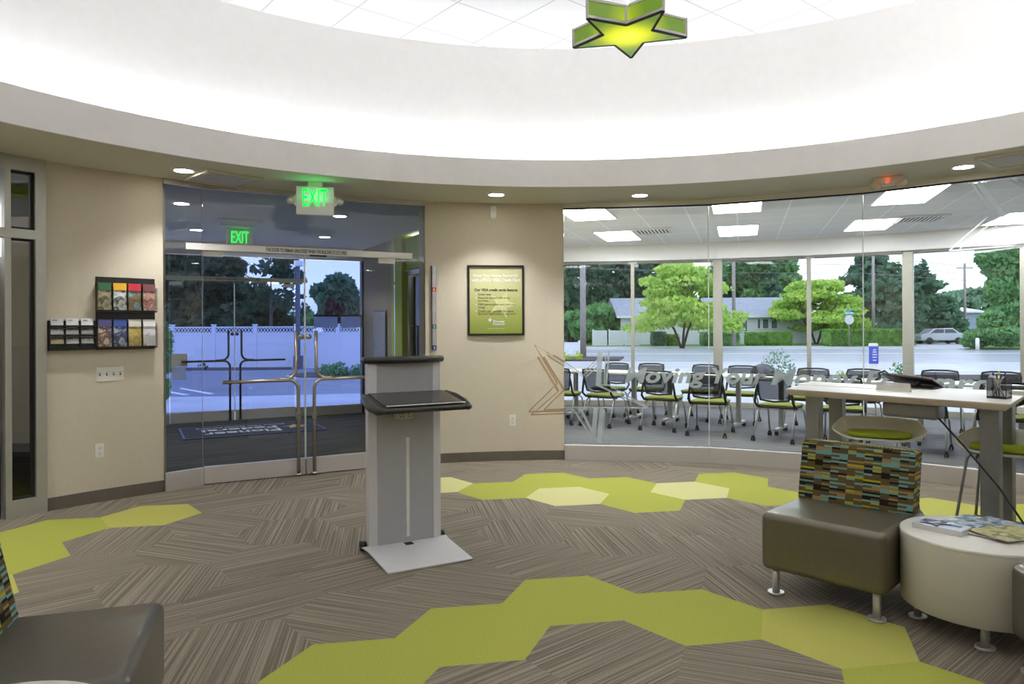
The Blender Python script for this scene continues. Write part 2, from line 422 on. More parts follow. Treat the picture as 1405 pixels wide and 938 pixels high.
# soffit ring, fascia, cove trough, cove wall, tiled ceiling
RS, RC = 4.35, 4.62
struct(fixn(MB().arc(0, 360, RS, RW+.13, CH, CH+.05, 120).build('ceiling_soffit', m_soffit)))
struct(fixn(MB().arc(0, 360, RS-.012, RS+.012, CH-.001, 2.995, 180).build('trim_1', m_white)))        # fascia lip
struct(fixn(MB().arc(0, 360, RS+.012, RC+.06, CH+.05, CH+.08, 120).build('trim_2', m_white)))          # cove trough bottom
struct(fixn(MB().arc(0, 360, RC, RC+.06, CH+.08, 4.17, 180).build('wall_cove', m_white)))
mb = MB(); mb.cyl((O.x, O.y, 4.15), RC+.05, .04, 120, sm=False)
struct(mb.build('ceiling', m_tile))
cv = tag(fixn(MB().arc(0, 360, 4.49, 4.54, CH+.09, CH+.12, 120).build('cove_light', m_cove)), 'continuous white lamp strip hidden in the round ceiling cove', 'cove light')

# ================================================================== GLASS PARTITION (meeting room)
GA = [A_C1, 16.65, 32.4, 48.3, 64.3]
GP = [pol(a, 5.28) for a in GA]
for i in range(4):
    P, Q = GP[i], GP[i+1]; L = (Q-P).length; ang = math.atan2(Q.y-P.y, Q.x-P.x)
    w = sempty('window_%d' % (i+1), P, ang)
    MB().box((L/2, 0, 1.42), (L-.006, .012, 2.5)).build('pane', m_glass, w)
    MB().box((L/2, 0, .08), (L-.004, .055, .16)).build('bottom_rail', m_rail, w, bev=.003)
    MB().box((L/2, 0, CH-.025), (L, .05, .05)).build('top_channel', m_soffit, w); MB().box((L/2, -.0, CH-.056), (L, .03, .014)).build('seal_strip', m_gasket, w)
    if i: MB().box((0, 0, 1.42), (.008, .014, 2.5)).build('edge_seal', m_gedge, w)
# frosted lettering, one word after another along the three facets
let = thing('frosted_lettering', 'large frosted italic slogan lettering on the meeting room glass', 'lettering')
for word, x0, x1, k in (('Moving', 857, 968, 0), ('Your', 976, 1052, 1), ('Money', 1058, 1178, 1), ('Forward', 1186, 1366, 2)):
    P, Q = GP[k], GP[k+1]; ang = math.atan2(Q.y-P.y, Q.x-P.x)
    a = online(x0, 517, P, Q); b = online(x1, 517, P, Q); w = (b-a).length
    desc = word in ('Moving', 'Money')            # words with g / y reach below the line
    hz = .215 if desc else .165; zc = .828+.0825-(.025 if desc else 0)
    M = T((a.x+b.x)/2, (a.y+b.y)/2, zc) @ Matrix.Rotation(ang, 4, 'Z') @ T(0, -.009, 0)
    textmesh(word, w, hz, 'word', m_frost, let, M, bold=.028, shear=.22)
def strokes(lst, ox, oy, sc, mapper, name, m, parent, k=8):
    mb = MB()
    for x0, y0, x1, y1, w in lst:
        p = Vector((ox+x0/sc, oy+y0/sc)); q = Vector((ox+x1/sc, oy+y1/sc)); d = (q-p).normalized(); nn = Vector((-d.y, d.x))*w*1.2/sc/2
        for i in range(k):
            a = p.lerp(q, i/k); b = p.lerp(q, (i+1)/k)
            pts = [mapper(*(a+nn)), mapper(*(b+nn)), mapper(*(b-nn)), mapper(*(a-nn))]
            mb.add(pts, [(0, 1, 2, 3)])
    return mb.build(name, m, parent)
star = thing('star_outline_decal', 'star outline of thin tan lines on beige wall running into frosted lines on glass', 'decal')
strokes([(222, 172, 387, 447, 14), (195, 75, 240, 150, 5), (240, 150, 378, 387, 7), (268, 172, 432, 437, 14), (300, 160, 437, 246, 8), (345, 160, 437, 214, 14),
         (195, 75, 345, 165, 2), (378, 387, 148, 612, 6), (390, 447, 205, 607, 5), (434, 438, 270, 597, 6), (148, 613, 437, 605, 7), (270, 597, 437, 592, 8), (165, 636, 437, 627, 7), (165, 636, 205, 607, 5)],
        700, 460, 5.8625, lambda x, y: onwall(x, y, RW-.002)[2], 'wall_lines', m_brown, star)
GN = Vector((GP[1]-GP[0])).normalized(); GN = Vector((GN.y, -GN.x, 0))
off0 = [GP[0]+GN*.009, GP[1]+GN*.009]
strokes([(440, 216, 600, 325, 8), (440, 236, 590, 335, 4), (590, 290, 700, 195, 7), (600, 310, 705, 215, 7), (605, 335, 705, 250, 9), (725, 130, 708, 400, 34), (770, 150, 755, 400, 8), (795, 130, 772, 400, 13), (690, 398, 810, 400, 10),
         (700, 400, 1114, 586, 10), (725, 405, 1050, 560, 6), (800, 405, 1114, 582, 7), (440, 577, 1114, 582, 9), (450, 592, 640, 594, 5), (500, 580, 680, 860, 10), (560, 580, 700, 850, 16), (690, 580, 665, 850, 30), (740, 590, 715, 865, 34), (765, 600, 745, 865, 5)],
        700, 460, 5.8625, lambda x, y: online(x, y, *off0), 'glass_lines', m_frost, star)
star2 = thing('star_outline_decal', 'frosted star outline high on the rightmost glass panel', 'decal')
GN2 = Vector((GP[3]-GP[2])).normalized(); GN2 = Vector((GN2.y, -GN2.x, 0)); off2 = [GP[2]+GN2*.009, GP[3]+GN2*.009]
strokes([(1095, 90, 1200, 250, 10), (1130, 90, 1295, 295, 26), (1190, 290, 960, 492, 7), (1243, 300, 1022, 482, 7), (1300, 296, 1100, 466, 7), (960, 492, 1480, 452, 7), (980, 515, 1480, 462, 7), (1320, 70, 1480, 150, 14), (1370, 70, 1480, 120, 8)],
        1080, 230, 4.323, lambda x, y: online(x, y, *off2), 'glass_lines', m_frost, star2)

# ================================================================== MEETING ROOM
MH = 2.88
struct(fixn(MB().arc(A_C1-.4, 66, RW+.03, 10.9, -.04, -.002, 24).build('floor_meeting', m_carpet_m)))
fm = bpy.data.objects['floor_meeting']; ul = fm.data.uv_layers.new(name='UVMap')
for lp in fm.data.loops:
    co = fm.data.vertices[lp.vertex_index].co; ul.data[lp.index].uv = (co.x*.95+co.y*-.31, co.x*.31+co.y*.95)
struct(fixn(MB().arc(A_C1-.6, 66, RW+.0, 10.9, MH, MH+.05, 24).build('ceiling_meeting', m_ctile)))
struct(fixn(MB().arc(A_C1, 66, RW-.02, RW+.05, CH+.05, MH, 24).build('wall_above_glass', m_white)))
def radwall(name, a, r0, r1, z1, m, th=.1):
    p, q = pol(a, r0), pol(a, r1)
    return struct(MB().bar((p.x, p.y, z1/2), (q.x, q.y, z1/2), th, z1).build(name, m))
radwall('wall_meeting_left', -.4, RW+.1, 10.7, MH, m_wall); radwall('wall_meeting_right', 65, RW+.13, 10.7, MH, m_wall)
WA = [.9, 8.9, 16.9, 24.9, 32.8, 40.8, 48.8, 56.8, 64.8]; WR = 10.6; WT = 2.58
for i in range(len(WA)-1):
    P, Q = pol(WA[i], WR), pol(WA[i+1], WR); L = (Q-P).length; ang = math.atan2(Q.y-P.y, Q.x-P.x)
    w = sempty('window_%d' % (i+5), P, ang)
    MB().box((L/2, 0, 1.3), (L-.02, .012, WT-.02)).build('pane', m_wglass, w)
    MB().box((L/2, 0, .05), (L, .11, .1)).build('sill_rail', m_wframe, w, bev=.003)
    MB().box((L/2, 0, WT), (L, .1, .05)).build('head_rail', m_wframe, w)
    MB().box((0, 0, WT/2), ((.15 if i % 2 == 0 else .06), .12, WT)).build('mullion', m_wframe, w, bev=.003)
    MB().box((L/2, -.06, WT+.06+(MH-WT)/2-.05), (L, .12, MH-WT-.02)).build('valance', m_white, w)
    MB().box((L/2, -.10, WT-.01), (L-.17, .05, .05)).build('shade_roller', mat('shade_grey', (128, 124, 116), .8) if 'shade_grey' not in MATS else MATS['shade_grey'], w, bev=.01)
# recessed troffers and grilles in the meeting ceiling
g1 = Vector((.309, .951)); g2 = Vector((.951, -.309))
def troffer(c, label):
    t = thing('ceiling_troffer', label, 'ceiling light', (c.x, c.y, MH), -R_(18), 'recessed lamp panels of the meeting room')
    f = MB()
    for x, y, w, d in ((0, .6, .61, .025), (0, -.6, .61, .025), (.295, 0, .025, 1.18), (-.295, 0, .025, 1.18)): f.box((x, y, -.004), (w, d, .012))
    f.build('frame', m_plasticw, t)
    MB().box((0, 0, -.003), (.565, 1.17, .008)).build('diffuser', m_troff, t)
Bc = Vector((1.71, 11.4)); nm_ = ['far panel by the beige wall', 'far panel third from the beige wall', 'far panel beyond the middle glass joint', 'far panel at the right end']
for i, w in enumerate(('leftmost', 'second from left', 'third from left', 'rightmost')):
    c = Bc+g2*1.83*i; troffer(c, 'bright rectangular ceiling lamp panel near the windows, %s of the far row' % w)
for i, w in enumerate(('leftmost', 'second from left', 'third from left')):
    c = Bc-g1*2.44+g2*1.83*i; troffer(c, 'bright rectangular ceiling lamp panel nearer the glass partition, %s of the near row' % w)
def grille(name, loc, rz, w, label, group=None, m=m_plasticw, cat='vent', nsl=10, skirt=True):
    t = thing(name, label, cat, loc, rz, group)
    f = MB(); b = .035
    for x, y, a, c in ((0, w/2-b/2, w, b), (0, -w/2+b/2, w, b), (w/2-b/2, 0, b, w-2*b), (-w/2+b/2, 0, b, w-2*b)): f.box((x, y, -.012), (a, c, .024))
    f.build('frame', m, t, bev=.004)
    MB().box((0, 0, -.002), (w-2*b, w-2*b, .004)).build('backing', m_gasket, t)
    s = MB(); M = Matrix.Rotation(R_(0), 3, 'X')
    for i in range(nsl): s.box((0, -w/2+b+(i+.5)*(w-2*b)/nsl, -.014), (w-2*b, (w-2*b)/nsl*.45, .004), M=M)
    s.build('louvers', m_plasticw, t)
    return t
grille('ceiling_grille', (2.15, 10.8, MH), R_(72), .6, 'slatted square air grille between meeting room lamp panels, the left one', 'meeting room air grilles')
grille('ceiling_grille', (5.56, 9.67, MH), R_(72), .6, 'slatted square air grille between meeting room lamp panels, the right one', 'meeting room air grilles')

# training chairs and flip tables
def make_chair():
    t = thing('training_chair', 'x', 'chair')
    mb = MB(); mb.prism(rbox(.46, .44, 0, .09), .425, .455); mb.build('seat', m_cseat, t, bev=.014)
    MB().prism(rbox(.44, .42, 0, .09), .405, .424).build('seat_shell', m_dark, t, bev=.006)
    # mesh back (slightly curved) inside a frame
    def bp(x, z): return Vector((x, -.235-.10*(z-.46)/.36+.05*(x/.23)**2, z))
    g = MB(); xs = [-.2, -.13, -.065, 0, .065, .13, .2]; zs = [.52, .6, .68, .76, .8]
    vs = [bp(x*(.86+.14*(z-.52)/.28), z) for z in zs for x in xs]; n = len(xs)
    g.add(vs+[v+Vector((0, -.006, 0)) for v in vs], [(r*n+c, r*n+c+1, (r+1)*n+c+1, (r+1)*n+c) for r in range(len(zs)-1) for c in range(n-1)]+[(35+r*n+c, 35+(r+1)*n+c, 35+(r+1)*n+c+1, 35+r*n+c+1) for r in range(len(zs)-1) for c in range(n-1)], sm=True)
    g.build('backrest_mesh', m_cmesh, t)
    f = MB()
    loop = [bp(-.175, .51), bp(-.19, .6), bp(-.21, .76), bp(-.2, .81), bp(-.1, .822), bp(.1, .822), bp(.2, .81), bp(.21, .76), bp(.19, .6), bp(.175, .51), bp(0, .495)]
    f.tube(loop, .013, 8, closed=True)
    for s in (-1, 1):
        f.tube([(s*.21, -.05, .40), (s*.235, -.16, .42), (s*.235, -.25, .48), bp(s*.215, .62)+Vector((0, -.02, 0)), bp(s*.2, .7)], .016, 8)
    f.tube([(-.22, -.08, .41), (.22, -.08, .41)], .012, 6)
    f.build('backrest_frame', m_dark, t)
    for sx in (-1, 1):
        for sy, yb in ((1, .26), (-1, -.30)):
            l = MB().tube([(sx*.2, sy*.1, .405), (sx*.225, sy*.17, .36), (sx*.24, yb, .055)], .011, 8).build('leg', m_chrome, t)
            cst = MB(); cst.box((sx*.24, yb, .052), (.03, .04, .03))
            for q in (-1, 1): cst.tube([(sx*.24+q*.006, yb, .026), (sx*.24+q*.022, yb, .026)], .026, 12)
            cst.build('caster', m_dark, l)
    return t
chair0 = make_chair(); usedc = [False]
nrm = Vector((.55, .835)).normalized(); rowang = math.atan2(nrm.y, nrm.x)-PI/2
near = [(.62, 10.45), (1.2, 10.1), (1.96, 9.67), (2.47, 9.17), (3.21, 8.67), (3.82, 8.28), (4.5, 7.8), (5.1, 7.4)]
far = [(1.70, 11.7), (2.26, 11.5), (3.0, 11.1), (3.50, 10.7), (4.2, 10.0), (4.8, 9.75), (5.68, 9.4), (6.18, 9.05)]
ordn = ['first', 'second', 'third', 'fourth', 'fifth', 'sixth', 'seventh', 'eighth']
def putchair(p, rz, label, group):
    if not usedc[0]:
        usedc[0] = True; chair0.location = p; chair0.rotation_euler = (0, 0, rz); chair0['label'] = label; chair0['group'] = group; return
    dup(chair0, p, rz, label, group)
jit = [.12, -.08, .05, .1, -.12, .06, -.05, .08]
for i, (x, y) in enumerate(near):
    p = Vector((x, y))+nrm*.28
    putchair((p.x, p.y, 0), rowang+jit[i], 'black mesh rolling chair, back to the glass, %s of near row from beige wall' % ordn[i], 'chairs on the near side of the meeting tables')
for i, (x, y) in enumerate(far):
    p = Vector((x, y))-nrm*.27
    putchair((p.x, p.y, 0), rowang+PI-jit[-i-1], 'black mesh rolling chair, back to the windows, %s of far row from beige wall' % ordn[i], 'chairs on the window side of the meeting tables')
tab0 = None
for i, (x, y) in enumerate([(1.43, 11.05), (2.74, 10.2), (4.0, 9.2), (5.37, 8.35)]):
    lb = 'white topped meeting table on wheeled column legs, %s from the beige wall' % ordn[i]
    if tab0 is None:
        t = thing('training_table', lb, 'table', (x, y, 0), rowang, 'meeting room tables'); tab0 = t
        MB().prism(rbox(1.42, .6, 0, .04), .715, .742).build('tabletop', m_lam, t, bev=.005)
        for s in (-1, 1):
            l = MB().box((s*.5, 0, .39), (.06, .07, .64)).build('column', m_tleg, t, bev=.01)
            f = MB().bar((s*.5, -.28, .07), (s*.5, .28, .07), .05, .03).build('foot', m_chrome, l)
            k = MB()
            for q in (-1, 1): k.tube([(s*.5-.02, q*.26, .03), (s*.5+.02, q*.26, .03)], .03, 12)
            k.build('casters', m_dark, l)
            MB().box((s*.5, 0, .705), (.08, .4, .02)).build('bracket', m_dark, t)
    else: dup(tab0, (x, y, 0), rowang, lb)

# ================================================================== ENTRANCE
P0 = Vector((-2.82, 6.48, 0)); EA = R_(28.2); eu = Vector((math.cos(EA), math.sin(EA), 0)); en = Vector((-math.sin(EA), math.cos(EA), 0))
def V(a, b, z=0): return P0+eu*a+en*b+Vector((0, 0, z))
PL = pol(A_L1); PR = pol(A_C0); DT = 2.14
def fixedpane(name, P, Q, m, h=CH, rail=.16):
    L = (Q-P).length; ang = math.atan2(Q.y-P.y, Q.x-P.x)
    w = sempty(name, (P.x, P.y, 0), ang)
    MB().box((L/2, 0, h/2+.05), (L-.006, .012, h-.12)).build('pane', m, w)
    if rail: MB().box((L/2, 0, rail/2), (L-.008, .05, rail)).build('bottom_rail', m_rail, w, bev=.003)
    MB().box((L/2, 0, h-.025), (L, .05, .05)).build('top_channel', m_rail, w)
    return w
fixedpane('window_14', PL, P0, m_dglass)
fixedpane('window_15', V(1.83, 0), PR, m_dglass)
w = sempty('window_16', V(0, 0), EA)          # transom over the doors
MB().box((.915, 0, (DT+CH-.05)/2+.01), (1.824, .012, CH-.07-DT)).build('pane', m_dglass, w)
MB().box((.915, 0, CH-.025), (1.83, .05, .05)).build('top_channel', m_rail, w)
def ladder(s, sgn, parent, y0, m):
    """S-shaped panic pull on the glass leaf; sgn +1 opens its arm to -x"""
    r = .0165
    lower = [(0, 0, .03), (0, 0, .80)]+arcpath((-sgn*.09, 0, .84), .09, 0, 90, 6, (sgn, 0, 0), (0, 0, 1))+[(-sgn*.68, 0, .93)]
    upper = [(-sgn*.2, 0, .938)]+arcpath((-sgn*.12, 0, 1.04), .1, -90, 0, 6, (sgn, 0, 0), (0, 0, 1))+[(-sgn*.02, 0, 1.40)]
    mb = MB(); mb.tube([(s+x, y0, z) for x, y, z in lower], r, 12); mb.tube([(s+x, y0, z) for x, y, z in upper], r, 12)
    h = mb.build('pull_handle', m, parent)
    st = MB()
    for x, z in ((s, .6), (s-sgn*.02, 1.30), (s-sgn*.55, .93)): st.tube([(x, y0, z), (x, 0, z)], .012, 10)
    st.box((s+sgn*.0, y0-.005, .58), (.035, .05, .06)); st.build('standoff', m, h)
    k = MB().tube([(s+sgn*.04, -.02, 1.34), (s+sgn*.04, .02, 1.34)], .025, 16).build('lock_disc', m, parent)
    f = MB().tube([(s, y0, .012), (s, y0, .03)], .03, 16).build('floor_bolt', m, parent)
def door(n, a, b, b0, gm, arm, hm, front=-1):
    d = sempty('door_%d' % n, V(a, b0), EA); L = b-a
    MB().box((L/2, 0, DT/2+.07), (L-.012, .012, DT-.15)).build('pane', gm, d)
    MB().box((L/2, 0, .088), (L-.012, .048, .155)).build('bottom_rail', m_rail, d, bev=.003)
    MB().box((.004 if arm < 0 else L-.004, 0, DT/2+.07), (.006, .015, DT-.16)).build('glass_edge', m_gedge, d)  # pale strip, brightness of the lit glass edge put into its colour
    hx = .075 if arm < 0 else L-.075
    ladder(hx, 1 if arm > 0 else -1, d, front*.05, hm)
    MB().box((.09 if arm > 0 else L-.09, 0, DT-.03), (.17, .035, .05)).build('patch_hinge', m_plasticw, d)
    return d
door(1, 0, .915, 0, m_dglass, 1, m_steel); door(2, .915, 1.83, 0, m_dglass, -1, m_steel)
m_bronze = mat('dark_bronze', (96, 88, 78), .35, .7)
OB = 4.74
door(3, -.07, .845, OB, m_oglass, 1, m_bronze); door(4, .845, 1.76, OB, m_oglass, -1, m_bronze)
# door header bars with the notice
def header(label, a, b, bb, z, text):
    t = thing('door_header', label, 'door header', V(a, bb-.035), EA, 'header bars over the glass doors')
    L = b-a; MB().box((L/2, 0, z), (L, .05, .06)).build('bar', m_plasticw if bb < 1 else m_cream, t, bev=.003)
    textmesh(text, L*.36, .036, 'lettering', m_gasket, t, T(L*.5, -.0265, z), bold=.02)
    MB().box((L*.55, .0, z-.035), (.16, .03, .014)).build('strike', m_gasket, t)
header('long white bar over the inner glass doors carrying a black notice', -.14, 2.0, 0, 2.165, 'THIS DOOR TO REMAIN UNLOCKED WHEN THE BUILDING IS OCCUPIED')
header('grey bar over the outer glass doors with small notice, seen through the vestibule', -.35, 1.95, OB, 2.19, 'THIS DOOR TO REMAIN UNLOCKED WHEN THE BUILDING IS OCCUPIED')
# outer storefront
OT = 2.55
for n, (a, b) in enumerate(((-1.4, -.07), (1.76, 2.86))):
    d = sempty('window_%d' % (17+n), V(a, OB), EA); L = b-a
    MB().box((L/2, 0, OT/2+.05), (L-.006, .012, OT-.12)).build('pane', m_oglass, d)
    MB().box((L/2, 0, .075), (L, .07, .15)).build('bottom_rail', m_frame, d)
d = sempty('window_19', V(-.07, OB), EA)
MB().box((.915, 0, (OT+2.2)/2), (1.82, .012, OT-2.22)).build('pane', m_oglass, d)
struct(MB().bar(V(-1.5, OB, OT+.12), V(2.95, OB, OT+.12), .12, .2+.04).build('trim_3', m_white))
struct(MB().box(V(2.88, OB, OT/2), (.06, .12, OT), rz=EA).build('trim_4', m_dark))
struct(MB().prism([V(-2.6, -.4).xy, V(3.0, -.4).xy, V(3.0, OB+.1).xy, V(-2.6, OB+.1).xy], -.04, -.003).build('floor_vestibule', m_carpet_v))
fm = bpy.data.objects['floor_vestibule']; ul = fm.data.uv_layers.new(name='UVMap')
for lp in fm.data.loops:
    co = fm.data.vertices[lp.vertex_index].co; ul.data[lp.index].uv = (co.x*.78+co.y*.62, -co.x*.62+co.y*.78)
m_vceil = mat('vestibule_ceiling_paint', (234, 234, 234), .9, var=.01)
pr_ = pol(A_C0, RW+.1)
struct(MB().prism([tuple(pol(a, RW+.12).xy) for a in (-43, -38, -32, -26, -20, -15)]+[V(3.0, .3).xy, V(3.0, OB+.1).xy, V(-2.0, OB+.1).xy, V(-2.0, 1.0).xy], CH, CH+.05).build('ceiling_vestibule', m_vceil))
m_vwall = mat('vestibule_wall_paint', (150, 138, 112), .85, var=.02)
m_limew = mat('lime_wall_paint', (160, 176, 40), .7, var=.02)
struct(MB().bar(V(2.93, 3.05, CH/2), V(2.93, OB, CH/2), .1, CH).build('wall_vestibule', m_vwall))
struct(MB().bar(V(2.90, 2.6, CH/2), V(2.90, 3.05, CH/2), .16, CH).build('wall_column', m_limew))
struct(MB().bar(V(2.93, .1, CH/2), V(2.93, 1.55, CH/2), .1, CH).build('wall_vestibule_right', m_limew))
p, q = pol(A_C0-.3, RW+.06), V(2.93, .15)
struct(MB().bar((p.x, p.y, CH/2), (q.x, q.y, CH/2), .1, CH).build('wall_vestibule_near', m_wall))
d = sempty('door_5', V(2.93, 1.55), EA+PI/2)
MB().box((.525, 0, 1.07), (1.0, .012, 2.14)).build('pane', m_dglass, d)
fr = MB(); fr.box((.02, 0, 1.1), (.05, .06, 2.2)); fr.box((1.03, 0, 1.1), (.05, .06, 2.2)); fr.box((.525, 0, 2.2), (1.05, .06, .07)); fr.box((.525, 0, .06), (1.0, .05, .12)); fr.build('frame', m_frame, d)
MB().tube([(.86, .02, .95), (.86, .07, .95), (.86, .07, 1.45), (.86, .02, 1.45)], .014, 10).build('pull_handle', m_steel, d)
struct(MB().bar(V(2.93, 1.5, CH/2+1.1), V(2.93, 2.65, CH/2+1.1), .1, .45).build('wall_over_door', m_limew))
# side room behind that door
struct(MB().bar(V(3.55, .4, CH/2), V(3.9, OB, CH/2), .1, CH).build('wall_side_room', mat('side_room_paint', (120, 150, 110), .8)))
struct(MB().bar(V(2.9, OB, CH/2), V(3.9, OB, CH/2), .1, CH).build('wall_side_room_far', m_vwall))
struct(MB().prism([V(3.0, .35).xy, V(3.6, .35).xy, V(3.95, OB).xy, V(3.0, OB).xy], CH, CH+.05).build('ceiling_side_room', m_vceil))
struct(MB().prism([V(3.0, .35).xy, V(3.6, .35).xy, V(3.95, OB).xy, V(3.0, OB).xy], -.04, -.003).build('floor_side_room', m_carpet_v))
# left wall of the vestibule
struct(MB().bar(PL+Vector((-.06, .06, CH/2)), V(-2.0, OB, CH/2), .1, CH).build('wall_vestibule_left', m_wall))
# notice board on the side wall of the vestibule
nb = thing('notice_board', 'framed pale notice on the tan vestibule side wall', 'notice', V(2.87, 3.75), EA+PI/2)
MB().box((0, .004, 1.25), (.62, .02, .9)).build('frame', m_dark, nb); MB().box((0, .018, 1.25), (.56, .01, .84)).build('sheet', mat('pale_paper', (216, 220, 228), .6, trans=.55), nb)
# entrance mat
t = thing('entrance_mat', 'black entrance mat with blue border and white lettering in vestibule', 'mat', V(.93, 3.55, 0), EA)
MB().box((0, 0, .002), (1.86, 1.15, .01)).build('mat_body', mat('mat_black', (26, 28, 30), .95), t, bev=.003)
bl = MB()
for x, y, w_, d_ in ((0, .55, 1.84, .025), (0, -.55, 1.84, .025), (.905, 0, .025, 1.1), (-.905, 0, .025, 1.1)): bl.box((x, y, .0078), (w_, d_, .002))
bl.build('border', mat('mat_blue', (78, 92, 140), .9), t)
mw = mat('mat_white', (196, 200, 202), .9)
Mz = lambda x, y: T(x, y, .0085) @ Matrix.Rotation(PI, 4, 'Z') @ Matrix.Rotation(-PI/2, 4, 'X')
textmesh('Pioneer', 1.0, .26, 'lettering', mw, t, Mz(-.15, .22-.44), bold=.02)
textmesh('Federal', 1.0, .22, 'lettering', mw, t, Mz(-.15, .1), bold=.02)
textmesh('Moving Your Money Forward', 1.2, .08, 'lettering', mw, t, Mz(-.1, .36), bold=.02)
sp = []
for k in range(10):
    rr = .2 if k % 2 == 0 else .09; sp.append((.6+rr*math.sin(k*PI/5), rr*math.cos(k*PI/5)))
MB().prism(sp, .0075, .009).build('star_emblem', mat('mat_tan', (170, 140, 112), .9), t)
# papers taped on the outer glass
for (x0, y0, x1, y1), lb in (((235, 485, 257, 503), 'upper pale paper taped on the outer glass'), ((236, 503, 255, 521), 'lower pale paper taped on the outer glass')):
    a = online(x0, y1, V(0, OB-.02), V(1, OB-.02)); b = online(x1, y0, V(0, OB-.02), V(1, OB-.02))
    L = (b.xy-a.xy).length
    tag(MB().box((0, 0, 0), (L, .002, b.z-a.z)).build('paper_notice', MATS['pale_paper'] if lb[0] == 'l' else mat('cream_paper', (226, 224, 206), .6), loc=(a+b)/2, rz=EA), lb, 'paper')
for (x0, y0, x1, y1), lb in (((431, 433, 463, 449), 'white poster back on the outer glass, left of two'), ((468, 433, 500, 449), 'white poster back on the outer glass, right of two')):
    a = online(x0, y1, V(0, OB+.02), V(1, OB+.02)); b = online(x1, y0, V(0, OB+.02), V(1, OB+.02)); L = (b.xy-a.xy).length
    t = thing('window_poster', lb, 'poster', (a+b)/2, EA, 'posters on the outer glass')
    MB().box((0, 0, 0), (L, .004, b.z-a.z)).build('sheet', MATS['pale_paper'], t); MB().box((0, 0, (b.z-a.z)/2), (L+.03, .01, .03)).build('hanger_bar', m_dark, t)

# ================================================================== OFFICE BEHIND THE LEFT STOREFRONT
a_m = onwall(8.5, 650)[0]
d = sempty('window_20', (0, 0, 0))
def post(a0, a1, z0, z1, r0=RW-.03, r1=RW+.06): return MB().arc(a0, a1, r0, r1, z0, z1, 2)
fj = post(onwall(47, 450)[0], A_L0, 0, CH-.0); fixn(fj.build('jamb', m_frame, d))
fixn(post(onwall(4.5, 450)[0], onwall(13.5, 450)[0], 0, CH).build('mullion', m_frame, d))
fixn(post(-64, A_L0, CH-.11, CH).build('head', m_frame, d)); fixn(post(onwall(4.5, 450)[0], A_L0, 0, .13).build('sill', m_frame, d))
zt = onwall(28, 321)[1]
fixn(post(-64, A_L0-.3, zt-.035, zt+.035).build('transom_bar', m_frame, d))
ga0, ga1 = onwall(13.5, 450)[0], onwall(47, 450)[0]
for z0, z1 in ((.13, zt-.035), (zt+.035, CH-.11)):
    g = MB(); k = .22
    g.arc(ga0, ga0+.06, RW+.0, RW+.03, z0, z1, 2); g.arc(ga1-k*1.2, ga1, RW, RW+.03, z0, z1, 2); g.arc(ga0, ga1, RW, RW+.03, z0, z0+.018, 2); g.arc(ga0, ga1, RW, RW+.03, z1-.018, z1, 2)
    fixn(g.build('gasket', m_gasket, d)); fixn(MB().arc(ga0, ga1, RW+.01, RW+.02, z0, z1, 2).build('pane', m_glass, d))
for z0, z1 in ((.13, zt-.035), (zt+.035, CH-.11)): fixn(MB().arc(-60, onwall(3, 450)[0], RW+.01, RW+.02, z0, z1, 2).build('pane', m_wglass, d))
arcwall('wall_left_far', 262, 360-60)
struct(MB().box((-7.4, 8.35, CH/2), (4.0, .1, CH)).build('wall_office', mat('office_paint', (176, 164, 142), .85, var=.02)))
struct(MB().box((-7.4, 8.29, .05), (4.0, .02, .1)).build('baseboard_office', m_base))
struct(MB().box((-9.4, 5.5, CH/2), (.1, 6, CH)).build('wall_office_left', m_wall))
struct(MB().box((-7.4, 2.45, CH/2), (4.0, .1, CH)).build('wall_office_near', m_wall))
opoly = [tuple(pol(a, RW+.1).xy) for a in (-90, -80, -70, -60, -52, -44)]+[(-5.45, 8.35), (-9.4, 8.35), (-9.4, 2.45)]
struct(MB().prism(opoly, CH, CH+.05).build('ceiling_office', m_vceil)); struct(MB().prism(opoly, -.04, -.003).build('floor_office', m_carpet_v))

# ================================================================== THINGS ON THE WALLS
def wallthing(name, label, cat, px, py, group=None, r=RW):
    a, z, p = onwall(px, py, r)
    t = thing(name, label, cat, p, -R_(a), group); return t
def wsize(x0, y0, x1, y1):
    ym = (y0+y1)/2; xm = (x0+x1)/2
    A = onwall(x0, ym)[2]; B = onwall(x1, ym)[2]
    return (B-A).length, onwall(xm, y0)[1]-onwall(xm, y1)[1]
# card holder
w_, h_ = wsize(66, 439.5, 128, 480)
ch = wallthing('card_holder', 'black nine-pocket business card holder on the beige wall', 'card holder', 97, 460)
b = MB(); b.box((0, -.006, 0), (w_, .012, h_)); b.build('backplate', m_dark, ch)
rows = 3; rh = h_/3.25
g = MB()
for i in range(4): g.box((-w_/2+i*w_/3, -.03, 0), (.006, .05, h_))
for j in range(3): g.box((0, -.032, h_/2-(j+1)*rh+.01), (w_, .05, .012)); g.box((0, -.055, h_/2-(j+1)*rh+.03), (w_, .004, .012))
g.box((0, -.03, -h_/2+.012), (w_, .05, .024))
g.build('pocket_grid', m_dark, ch)
cn = [['top left', 'top middle', 'top right'], ['middle left', 'centre', 'middle right'], ['bottom left', 'bottom middle', 'bottom right']]
mcard = [mat('card_white', (226, 226, 226), .5), mat('card_grey', (206, 206, 204), .5), mat('card_tan', (206, 190, 150), .5)]
mink = mat('card_ink', (110, 112, 116), .6)
